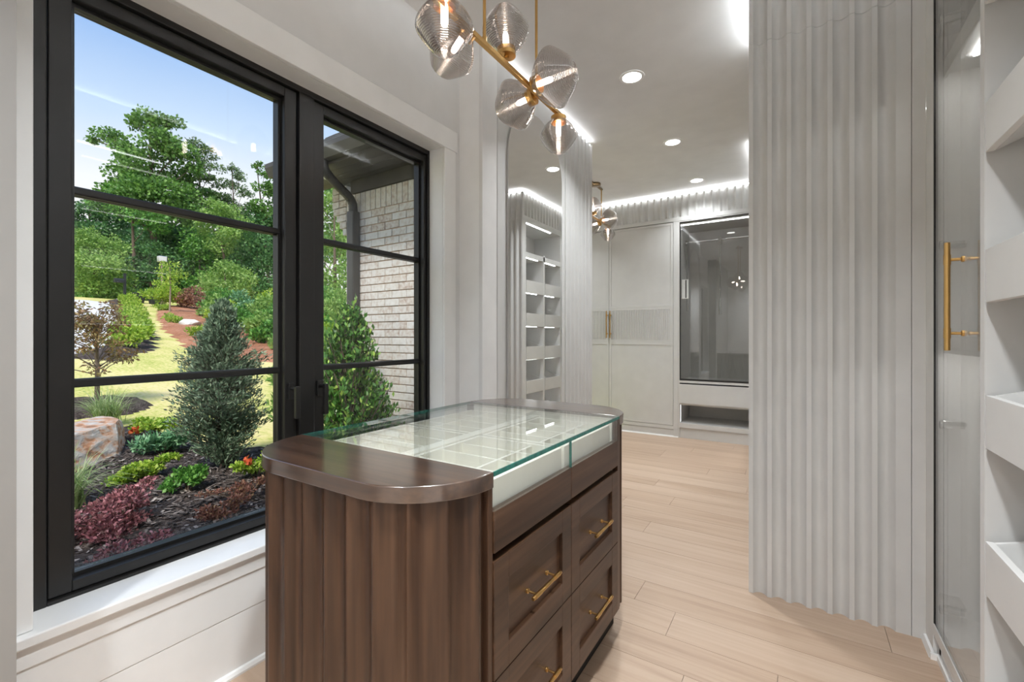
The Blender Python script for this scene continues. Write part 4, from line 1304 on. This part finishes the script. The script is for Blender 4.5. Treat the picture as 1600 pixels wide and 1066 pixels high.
shrub('yellow_shrub', 'yellow-green low shrub left of the green one', -4.45, 1.42, [(0, 0, .10, .15, .08), (0, .13, .12, .12, .06), (.02, -.12, .07, .12, .06), (0, .24, .15, .09, .04)], 'leaf_lime', .038, .022, 1300, 6)
shrub('bluegreen_shrub', 'rounded blue-green shrub near the lawn edge', -5.22, 1.86, [(0, 0, .15, .22, .13), (0, .12, .14, .18, .11), (0, -.12, .12, .18, .11)], 'leaf_bluegreen', .055, .018, 1700, 7)
az = shrub('azalea', 'green azalea with orange-red flowers beside the blue conifer', -3.72, 1.97, [(0, 0, .12, .15, .09), (.03, .12, .16, .12, .08), (0, -.10, .10, .11, .07)], 'leaf_lime', .034, .018, 1100, 8)
rng = np.random.default_rng(9)
pp = np.concatenate([blob_points((-3.62, 2.03, .22), .05, .04, 26, rng)[0], blob_points((-3.66, 1.86, .25), .03, .03, 14, rng)[0]])
leaves_mesh('flowers', 'petal_orange', az, pp, np.tile([[0.3, -0.3, 0.8]], (len(pp), 1)), .04, .035, rng)
az2 = shrub('azalea', 'yellow-green azalea with orange blooms at the lawn edge', -6.2, 2.06, [(0, 0, .13, .20, .10), (0, .22, .12, .18, .09)], 'leaf_lime', .045, .025, 900, 10)
pp = np.concatenate([blob_points((-6.15, 1.92, .20), .05, .04, 16, rng)[0], blob_points((-6.1, 2.32, .22), .04, .04, 12, rng)[0]])
leaves_mesh('flowers', 'petal_orange', az2, pp, np.tile([[0.3, -0.3, 0.8]], (len(pp), 1)), .05, .04, rng)


def grass_clump(label, x, y, n, ln, seed):
    rng = np.random.default_rng(seed)
    z = gz(-x) + 0.03
    root = thing('grass_clump', label, 'ornamental grass', (x, y, z))
    v, f = [], []
    for k in range(n):
        a = rng.random() * 2 * PI
        lean = 0.35 + rng.random() * 0.75
        L_ = ln * (0.6 + 0.5 * rng.random())
        bx, by = x + rng.normal(0, .05), y + rng.normal(0, .05)
        w = 0.004 + rng.random() * 0.003
        px_, py_ = -math.sin(a) * w, math.cos(a) * w
        b = len(v)
        for j in range(5):
            t = j / 4
            rad = L_ * lean * t ** 1.3 * 0.75
            h = L_ * (t - 0.62 * lean * t ** 2.4)
            ww = 1 - t * 0.9
            v.append((bx + math.cos(a) * rad + px_ * ww, by + math.sin(a) * rad + py_ * ww, z + h))
            v.append((bx + math.cos(a) * rad - px_ * ww, by + math.sin(a) * rad - py_ * ww, z + h))
        for j in range(4):
            f.append((b + 2 * j, b + 2 * j + 1, b + 2 * j + 3, b + 2 * j + 2))
    mb = MB(); mb.v = v; mb.f = f
    mb.build('blades', 'leaf_blade', root)


grass_clump('arching pale grass clump behind the boulder', -7.35, 2.02, 340, 0.62, 31)
grass_clump('arching pale grass clump in front of the boulder', -4.12, 0.90, 300, 0.55, 32)

# conifer
rng = np.random.default_rng(40)
cx, cy = -4.25, 1.95
con = thing('blue_conifer', 'upright blue-green conifer standing at the edge of the bed', 'conifer', (cx, cy, gz(-cx)))
CH = 1.52
P_, N_, m = [], [], MB()
m.tube([(cx, cy, gz(-cx) - 0.02), (cx, cy, 0.7), (cx, cy, CH * 0.9)], [0.030, 0.02, 0.006], 7)
CP = [(0, .20), (.12, .28), (.3, .33), (.48, .31), (.65, .22), (.82, .13), (.93, .07), (1.0, .03)]
for k in range(560):
    t = rng.random() ** 0.9
    a = rng.random() * 2 * PI
    R_ = np.interp(t, [c_[0] for c_ in CP], [c_[1] for c_ in CP])
    R_ *= 0.72 + 0.30 * math.sin(a * 3 + t * 9) * math.sin(t * 23 + a) + 0.45 * rng.random()
    z0 = 0.10 + t * (CH - 0.14)
    tip = np.array([cx + R_ * math.cos(a), cy + R_ * math.sin(a), z0 + 0.10 * R_ / 0.3 + 0.06])
    st = np.array([cx, cy, z0 - 0.03])
    m.tube([tuple(st), tuple(tip)], [0.005, 0.002], 4, cap=False)
    nn = 46
    s = 0.20 + 0.80 * rng.random(nn) ** 0.8
    pts = st + (tip - st) * s[:, None] + rng.normal(0, 0.016, (nn, 3))
    P_.append(pts); N_.append(np.tile((tip - st) / np.linalg.norm(tip - st) + np.array([0, 0, 0.3]), (nn, 1)))
m.build('stems', 'bark', con)
leaves_mesh('foliage', 'leaf_blue', con, np.concatenate(P_), np.concatenate(N_), 0.040, 0.012, rng)

# small maple in the mulch ring
rng = np.random.default_rng(50)
mx, my = -9.0, 2.36
mz = gz(-mx) + 0.05
mp = thing('small_maple', 'small coppery-leaved maple with a thin trunk in a mulch ring', 'tree', (mx, my, mz))
m = MB()
m.tube([(mx, my, mz - .03), (mx + .02, my, mz + .5), (mx - .02, my, mz + .9), (mx, my, mz + 1.32)], [.035, .028, .02, .006], 7)
P_, N_ = [], []
for k in range(60):
    t = 0.18 + 0.82 * rng.random()
    a = rng.random() * 2 * PI
    R_ = 0.62 * (1 - 0.75 * t) * (0.5 + 0.8 * rng.random()) + 0.05
    st = np.array([mx, my, mz + 0.15 + 1.3 * t * 0.8])
    tip = st + np.array([R_ * math.cos(a), R_ * math.sin(a), 0.12 + 0.25 * rng.random()])
    m.tube([tuple(st), tuple((st + tip) / 2 + np.array([0, 0, .03])), tuple(tip)], [.009, .006, .002], 4, cap=False)
    p, d = blob_points(tip - np.array([0, 0, .02]), .15, .07, 34, rng, 0.2)
    P_.append(p); N_.append(d)
m.build('trunk', 'bark', mp, smooth=True)
leaves_mesh('foliage', 'leaf_maple', mp, np.concatenate(P_), np.concatenate(N_), 0.062, 0.026, rng, droop=0.5)


# boulder
def boulder(name, label, c, size, seed, mat, sub=4, flat=0.65, rot=0.0):
    import bmesh
    bm = bmesh.new()
    bmesh.ops.create_icosphere(bm, subdivisions=sub, radius=1.0)
    rr = random.Random(seed)
    planes = [(Vector((rr.uniform(-1, 1), rr.uniform(-1, 1), rr.uniform(-.6, .9))).normalized(), rr.uniform(.55, .85)) for _ in range(16)]
    planes.append((Vector((0.05, 0.05, 1)).normalized(), flat))
    for v in bm.verts:
        for n_, d_ in planes:
            k = v.co.dot(n_)
            if k > d_: v.co -= n_ * (k - d_)
        v.co += Vector((rr.uniform(-1, 1), rr.uniform(-1, 1), rr.uniform(-1, 1))) * 0.012
    me = bpy.data.meshes.new(name)
    for v in bm.verts:
        p = Vector((v.co.x * size[0], v.co.y * size[1], v.co.z * size[2]))
        v.co = Matrix.Rotation(rot, 3, 'Z') @ p
    bm.to_mesh(me); bm.free()
    me.materials.append(MATS[mat])
    o = bpy.data.objects.new(name, me)
    COL.objects.link(o)
    place(o, c)
    return tag(o, label, 'rock')


boulder('boulder', 'large flat-topped orange and grey boulder at the left of the bed', (-5.62, 1.16, 0.15), (1.18, 0.52, 0.36), 3, 'boulder_stone', rot=math.radians(-30))
boulder('boulder', 'small pale rock lying on the pine straw slope', (-22.3, 8.9, 1.78), (0.75, 0.4, 0.32), 8, 'pale_rock', 3)

# hedge along the driveway
k = 0
hs = [(-15.9, 4.75), (-17.0, 5.25), (-18.2, 5.75), (-19.4, 6.1), (-20.8, 6.55), (-22.2, 6.95), (-24.0, 7.5), (-26.0, 8.1), (-28.2, 8.75), (-30.5, 9.4), (-33.5, 10.3), (-37.0, 11.2)]
HL = ['nearest lime-green hedge plant beside the driveway', 'second lime-green hedge plant from the lawn end', 'third lime-green hedge plant along the driveway', 'fourth lime-green hedge plant along the driveway', 'fifth lime-green hedge plant along the driveway', 'sixth lime-green hedge plant along the driveway', 'seventh lime-green hedge plant along the driveway', 'eighth lime-green hedge plant along the driveway', 'ninth lime-green hedge plant along the driveway', 'tenth lime-green hedge plant along the driveway', 'eleventh lime-green hedge plant, just before the mailbox', 'last lime-green hedge plant by the mailbox']
for i, (x, y) in enumerate(hs):
    shrub('hedge_plant', HL[i], x, y, [(0, 0, .38, .50, .36), (.25, .1, .30, .34, .26), (-.25, -.1, .32, .34, .28)], 'leaf_lime', .12, .06, 900, 60 + i, group='hedge along the driveway')
for i, (x, y, s, lb) in enumerate([(-31.0, 10.95, .75, 'small lime bush at the top of the straw slope beside the path'), (-23.2, 8.6, .75, 'small lime bush halfway down the straw slope'), (-18.3, 7.6, .75, 'small lime bush below the pale rock'), (-14.9, 6.9, .65, 'small lime bush at the foot of the straw slope')]):
    shrub('lime_bush', lb, x, y, [(0, 0, .35 * s, .6 * s, .34 * s), (.2, 0, .3 * s, .45 * s, .3 * s)], 'leaf_lime', .10, .05, 800, 80 + i)
SH = [(-34.5, 12.3, 1.6, 'leaf_lime', 'tall yellow-green shrub around the lamp post'), (-33.5, 13.6, 1.4, 'leaf_copper', 'tall coppery shrub beside the lamp post'), (-31.0, 14.0, 1.5, 'leaf_green', 'green shrub on top of the straw slope'),
      (-28.0, 13.0, 1.6, 'leaf_green', 'broad green shrub on the slope behind the pale rock'), (-25.5, 12.6, 1.5, 'leaf_bluegreen', 'blue-green shrub on the upper slope'), (-24.5, 13.5, 1.7, 'leaf_lime', 'bright lime shrub on the upper slope'),
      (-21.5, 11.8, 1.5, 'leaf_light', 'light green shrub right of the pale rock'), (-19.5, 11.2, 1.4, 'leaf_green', 'green shrub behind the blue conifer'), (-18.0, 11.8, 1.6, 'leaf_light', 'light green shrub behind the blue conifer tip'),
      (-16.5, 10.8, 1.3, 'leaf_green', 'green shrub right of the conifer'), (-14.5, 10.0, 1.1, 'leaf_lime', 'yellow-green shrub right of the conifer near the mullion'), (-12.5, 8.6, 0.7, 'leaf_copper', 'low coppery shrub at the mullion behind the lawn'),
      (-15.6, 8.75, 0.9, 'leaf_green', 'green shrub at the straw edge right of the conifer'), (-13.9, 8.5, 0.8, 'leaf_light', 'light shrub next to the mullion at the straw edge'), (-17.6, 9.5, 1.0, 'leaf_light', 'light green shrub in front of the taller slope shrubs'),
      (-20.4, 10.1, 1.1, 'leaf_green', 'green shrub beside the pale rock'), (-23.6, 11.0, 1.1, 'leaf_lime', 'lime shrub above the pale rock'), (-26.8, 11.9, 1.2, 'leaf_light', 'light shrub near the top of the slope'),
      (-20.0, 14.5, 2.0, 'leaf_light', 'tall light shrub at the crest behind the conifer'), (-24.0, 16.5, 2.2, 'leaf_green', 'tall green shrub at the crest of the slope')]
for i, (x, y, s, mt, lb) in enumerate(SH):
    shrub('slope_shrub', lb, x, y, [(0, 0, .5 * s, .75 * s, .42 * s), (.5 * s, .2, .45 * s, .5 * s, .36 * s), (-.5 * s, -.2, .40 * s, .5 * s, .36 * s), (0, 0, .85 * s, .4 * s, .32 * s)], mt, .16, .08, int(1500 * s), 100 + i)
rr = thing('young_tree', 'thin young tree with a bare stem on the straw slope', 'tree', (-29.5, 10.8, gz(29.5)))
MB().tube([(-29.5, 10.8, gz(29.5)), (-29.5, 10.85, gz(29.5) + 1.6), (-29.5, 10.8, gz(29.5) + 2.8)], [.045, .035, .012], 7).build('trunk', 'bark_pale', rr, smooth=True)
rng = np.random.default_rng(150)
p, d = zip(*[blob_points((-29.5 + dx, 10.8 + dy, gz(29.5) + dz), .5, .35, 120, rng, .2) for dx, dy, dz in ((0, 0, 2.7), (.35, .3, 2.2), (-.35, -.2, 2.3), (.1, 0, 1.8))])
leaves_mesh('foliage', 'leaf_lime', rr, np.concatenate(p), np.concatenate(d), .16, .06, rng)

# bins, mailbox, lamp post
for bx, by, lb in ((-38.0, 12.1, 'dark wheeled bin nearer the mailbox'), (-37.6, 12.9, 'dark wheeled bin nearer the shrubs')):
    z = gz(-bx)
    b_ = thing('wheeled_bin', lb, 'bin', (bx, by, z), group='bins at the end of the path')
    MB().add([(bx - .27, by - .24, z), (bx + .27, by - .24, z), (bx + .27, by + .24, z), (bx - .27, by + .24, z), (bx - .34, by - .30, z + .62), (bx + .34, by - .30, z + .62), (bx + .34, by + .30, z + .62), (bx - .34, by + .30, z + .62)],
             [(0, 3, 2, 1), (4, 5, 6, 7), (0, 1, 5, 4), (1, 2, 6, 5), (2, 3, 7, 6), (3, 0, 4, 7)]).build('body', 'bin_plastic', b_, bevel=0.02)
    B(bx - .36, bx + .36, by - .32, by + .32, z + .622, z + .70).build('lid', 'bin_plastic', b_, bevel=0.03)
mx_, my_ = -40.6, 12.15
z = gz(40.6)
mbx = thing('mailbox', 'black mailbox on a post beside the driveway', 'mailbox', (mx_, my_, z))
MB().box(mx_ - .07, mx_ + .07, my_ - .07, my_ + .07, z, z + 1.95).build('post', 'bin_plastic', mbx)
poly = [(-0.15, 0.0), (0.15, 0.0), (0.15, 0.16)] + [(0.15 * math.cos(t * PI / 8), 0.16 + 0.15 * math.sin(t * PI / 8)) for t in range(1, 8)] + [(-0.15, 0.16)]
MB().prism([(mx_ + p[0], z + 1.25 + p[1]) for p in poly], my_ - .60, my_ - .08, 1).build('box', 'bin_plastic', mbx)
lx, ly = -36.0, 12.75
z = gz(36.0)
lp = thing('lamp_post', 'slim post with a square floodlight head above the shrubs', 'lamp post', (lx, ly, z))
MB().tube([(lx, ly, z), (lx, ly, z + 2.9)], 0.06, 10).build('post', 'bark_pale', lp)
MB().box(lx - .22, lx + .22, ly - .22, ly + .22, z + 2.95, z + 3.35).build('head', 'chrome', lp, bevel=0.03)

# holly beside the brick wall
rng = np.random.default_rng(200)
hx, hy = -3.55, 2.72
hol = thing('holly_shrub', 'upright glossy green shrub growing beside the brick wall', 'shrub', (hx, hy, 0.05))
m = MB()
P_, N_ = [], []
for k in range(120):
    a = rng.random() * 2 * PI
    t = rng.random()
    R_ = (0.38 * (1 - t ** 1.6) + 0.05) * (0.55 + 0.6 * rng.random())
    z1 = 0.30 + 1.22 * t
    st = np.array([hx + .03 * math.cos(a), hy + .03 * math.sin(a), max(0.08, z1 - 0.45)])
    tip = np.array([hx + R_ * math.cos(a), hy + min(.40, R_ * math.sin(a)), z1 + 0.04])
    m.tube([tuple(st), tuple((st + tip) / 2 + np.array([.02, 0, -.03])), tuple(tip)], [.010, .007, .003], 5, cap=False)
    nn = 62
    s = 0.25 + 0.80 * rng.random(nn)
    pts = st + (tip - st) * s[:, None] + rng.normal(0, 0.026, (nn, 3))
    P_.append(pts); N_.append(np.tile((tip - st) / np.linalg.norm(tip - st) * 0.6 + np.array([0, 0, 0.5]), (nn, 1)))
for k in range(4):
    a = k * 1.6
    m.tube([(hx + .02 * math.cos(a), hy + .02 * math.sin(a), 0.02), (hx + .05 * math.cos(a), hy + .05 * math.sin(a), 0.5), (hx + .08 * math.cos(a), hy + .08 * math.sin(a), 1.0)], [.022, .016, .006], 7)
m.build('stems', 'bark', hol)
leaves_mesh('foliage', 'leaf_holly', hol, np.concatenate(P_), np.concatenate(N_), 0.055, 0.026, rng)
shrub('leafy_shrub', 'soft light green shrub left of the holly', -4.75, 2.95, [(0, 0, .35, .30, .30), (-.3, .1, .55, .30, .30), (0, .2, .75, .25, .25)], 'leaf_light', .07, .025, 2600, 210)
shrub('leafy_shrub', 'low bright green shrub at the foot of the holly', -3.62, 2.40, [(0, 0, .16, .20, .14), (-.15, -.05, .14, .18, .12)], 'leaf_green', .05, .025, 1500, 211)
shrub('leafy_shrub', 'tall light green bush on the lawn beyond the brick corner', -9.0, 6.6, [(0, 0, .7, .8, .6), (.5, .3, .9, .6, .5), (-.5, -.3, .5, .6, .5)], 'leaf_light', .12, .06, 2600, 212)

# ------------------------------------------------------------------ outside: brick wing of the house
YW = 3.20
PITCH, COURSE = 0.2065, 0.0794
bw = struct(B(-4.205, -1.951, YW + 0.012, 3.355, -0.3, 2.80).build('wall_outside', 'mortar'), 'whitewashed brick wall of the projecting wing', 'wall')
bm_ = MB().box(-0.0985, 0.0985, -0.006, 0.010, -0.0345, 0.0345)
brick0 = None
hid = MB()
rowz = 2.575
nb = 0
row = 0
while rowz > -0.05:
    zc = rowz - COURSE / 2
    x = -4.216 - (PITCH / 2 if row % 2 else 0)
    while x < -1.96:
        x0, x1 = max(x, -4.216) + 0.0045, min(x + PITCH, -1.955) - 0.0045
        xc = (x0 + x1) / 2
        if x1 - x0 > 0.03:
            seen = xc < -2.55 and zc > 0.35
            full = abs((x1 - x0) - (PITCH - 0.009)) < 0.002
            if seen and nb < 292:
                dy = random.uniform(-.0025, .0025)
                if full:
                    if brick0 is None:
                        brick0 = B(x0, x1, YW - 0.0005, YW + 0.0115, zc - .0345, zc + .0345).build('brick', 'brick_face', bw, bevel=0.002)
                    else:
                        share(brick0, (xc, YW + 0.0055 + dy, zc), bw)
                else:
                    B(x0, x1, YW - 0.0005 + dy, YW + 0.0115 + dy, zc - .0345, zc + .0345).build('brick', 'brick_face', bw, bevel=0.002)
                nb += 1
            else:
                hid.box(x0, x1, YW - 0.0005, YW + 0.0115, zc - .0345, zc + .0345)
        x += PITCH
    rowz -= COURSE
    row += 1
hid.build('brickwork', 'brick_face', bw, kind='stuff')
# soldier course under the frieze
x = -4.216
sol0 = None
while x < -2.3:
    xa, xb = x + 0.0045, x + 0.0794 - 0.0045
    if sol0 is None:
        sol0 = B(xa, xb, YW - 0.0005, YW + 0.0115, 2.5795, 2.785).build('soldier_brick', 'brick_face', bw, bevel=0.002)
    else:
        share(sol0, ((xa + xb) / 2, YW + 0.0055, (2.5795 + 2.785) / 2), bw)
    x += 0.0794
# corbelled corner
for i in range(5):
    z0 = 2.36 + 0.0794 * i
    w = 0.055 * (i + 1) if i < 4 else 0.24
    z1 = z0 + 0.070 if i < 4 else 2.93
    if i < 4:
        B(-4.216 - w, -4.2165, YW - 0.004, YW + 0.15, z0, z1).build('corbel_brick', 'brick_face', bw, bevel=0.003)
for j in range(3):
    z0 = 2.36 + 0.0794 * (4 + j)
    B(-4.216 - 0.24, -4.216 - 0.125, YW - 0.004, YW + 0.15, z0, z0 + .070).build('corbel_brick', 'brick_face', bw, bevel=0.003)
    B(-4.216 - 0.116, -4.2165, YW - 0.004, YW + 0.15, z0, z0 + .070).build('corbel_brick', 'brick_face', bw, bevel=0.003)

ev = thing('roof_eave', 'dark eave with gutter, frieze and soffit above the brick wing', 'roof', (-3.4, 2.95, 2.79))
B(-4.10, -1.952, YW - 0.030, YW + 0.010, 2.788, 2.925).build('frieze', 'soffit_board', ev)
for k in range(4):
    y0 = 2.76 + 0.112 * k
    B(-4.75, -1.952, y0 + 0.002, y0 + 0.110, 2.926, 2.938).build('soffit_board', 'soffit_board', ev)
B(-4.75, -1.952, 2.735, 2.757, 2.92, 3.06).build('fascia', 'soffit_board', ev)
gut = MB().prism([(2.733, 2.945), (2.733, 3.068), (2.728, 3.068), (2.728, 2.950), (2.665, 2.950), (2.640, 3.000), (2.625, 3.030), (2.625, 3.066), (2.640, 3.070), (2.640, 3.074), (2.618, 3.072), (2.618, 3.028), (2.634, 2.994), (2.660, 2.945)], -4.80, -1.952, 0)
gut.build('gutter', 'gutter_metal', ev)
MB().lathe([(0.0005, -0.004), (0.05, -0.004), (0.062, -0.001), (0.062, 0.0)], (-4.23, 2.97, 2.9255), (0, 0, 1), 24).build('soffit_light', 'trim_paint', ev)
dsp = [(-3.89, 2.69, 2.955), (-3.89, 2.69, 2.90), (-3.90, 2.715, 2.855), (-3.93, 2.80, 2.815), (-3.965, 2.91, 2.775), (-4.00, 3.03, 2.735), (-4.015, 3.10, 2.70), (-4.02, 3.135, 2.65), (-4.02, 3.14, 2.56)]
MB().tube(dsp, 0.046, 12).build('downspout_elbow', 'gutter_metal', ev, smooth=True)
B(-4.072, -3.968, 3.092, 3.188, 0.03, 2.575).build('downspout', 'gutter_metal', ev, bevel=0.012)
m = MB()
for p0, p1 in zip(dsp[1:-1], dsp[2:]):
    for t in (0.2, 0.6):
        a = Vector(p0).lerp(Vector(p1), t); b = Vector(p0).lerp(Vector(p1), t + 0.12)
        m.tube([a, b], 0.0475, 12)
m.build('crimp', 'gutter_metal', ev)
# hip roof with shingles
rf = MB()
ridge = (-3.2, 4.2, 4.35)
A_, B_, C_, D_ = (-4.80, 2.66, 3.075), (-1.952, 2.66, 3.075), (-1.952, 4.2, 4.35), ridge
rf.add([A_, B_, C_, D_, (A_[0], 6.4, 3.075)], [(0, 1, 2, 3), (0, 3, 4)])
rf.build('roof_deck', 'shingle', ev)
nrm = (Vector(B_) - Vector(A_)).cross(Vector(C_) - Vector(B_)).normalized()
upv = (Vector(C_) - Vector(B_)).normalized()
for r_i in range(7):
    s0 = 0.13 * r_i
    hipx = A_[0] + (ridge[0] - A_[0]) * (s0 / (Vector(C_) - Vector(B_)).length)
    x = hipx + 0.01 + (0.11 if r_i % 2 else 0)
    while x < -3.2:
        w = 0.215
        p0 = Vector((x, B_[1], B_[2])) + upv * (s0 - 0.01) + nrm * 0.004
        q = [p0, p0 + Vector((w, 0, 0)), p0 + Vector((w, 0, 0)) + upv * 0.155, p0 + upv * 0.155]
        t = nrm * (0.010)
        vs = [v_ + (t if i in (0, 1) else t * 0.3) for i, v_ in enumerate(q)] + [v_ - nrm * 0.003 for v_ in q]
        MB().add(vs, [(0, 1, 2, 3), (7, 6, 5, 4), (0, 4, 5, 1), (1, 5, 6, 2), (2, 6, 7, 3), (3, 7, 4, 0)]).build('shingle', 'shingle', ev)
        x += w + 0.006
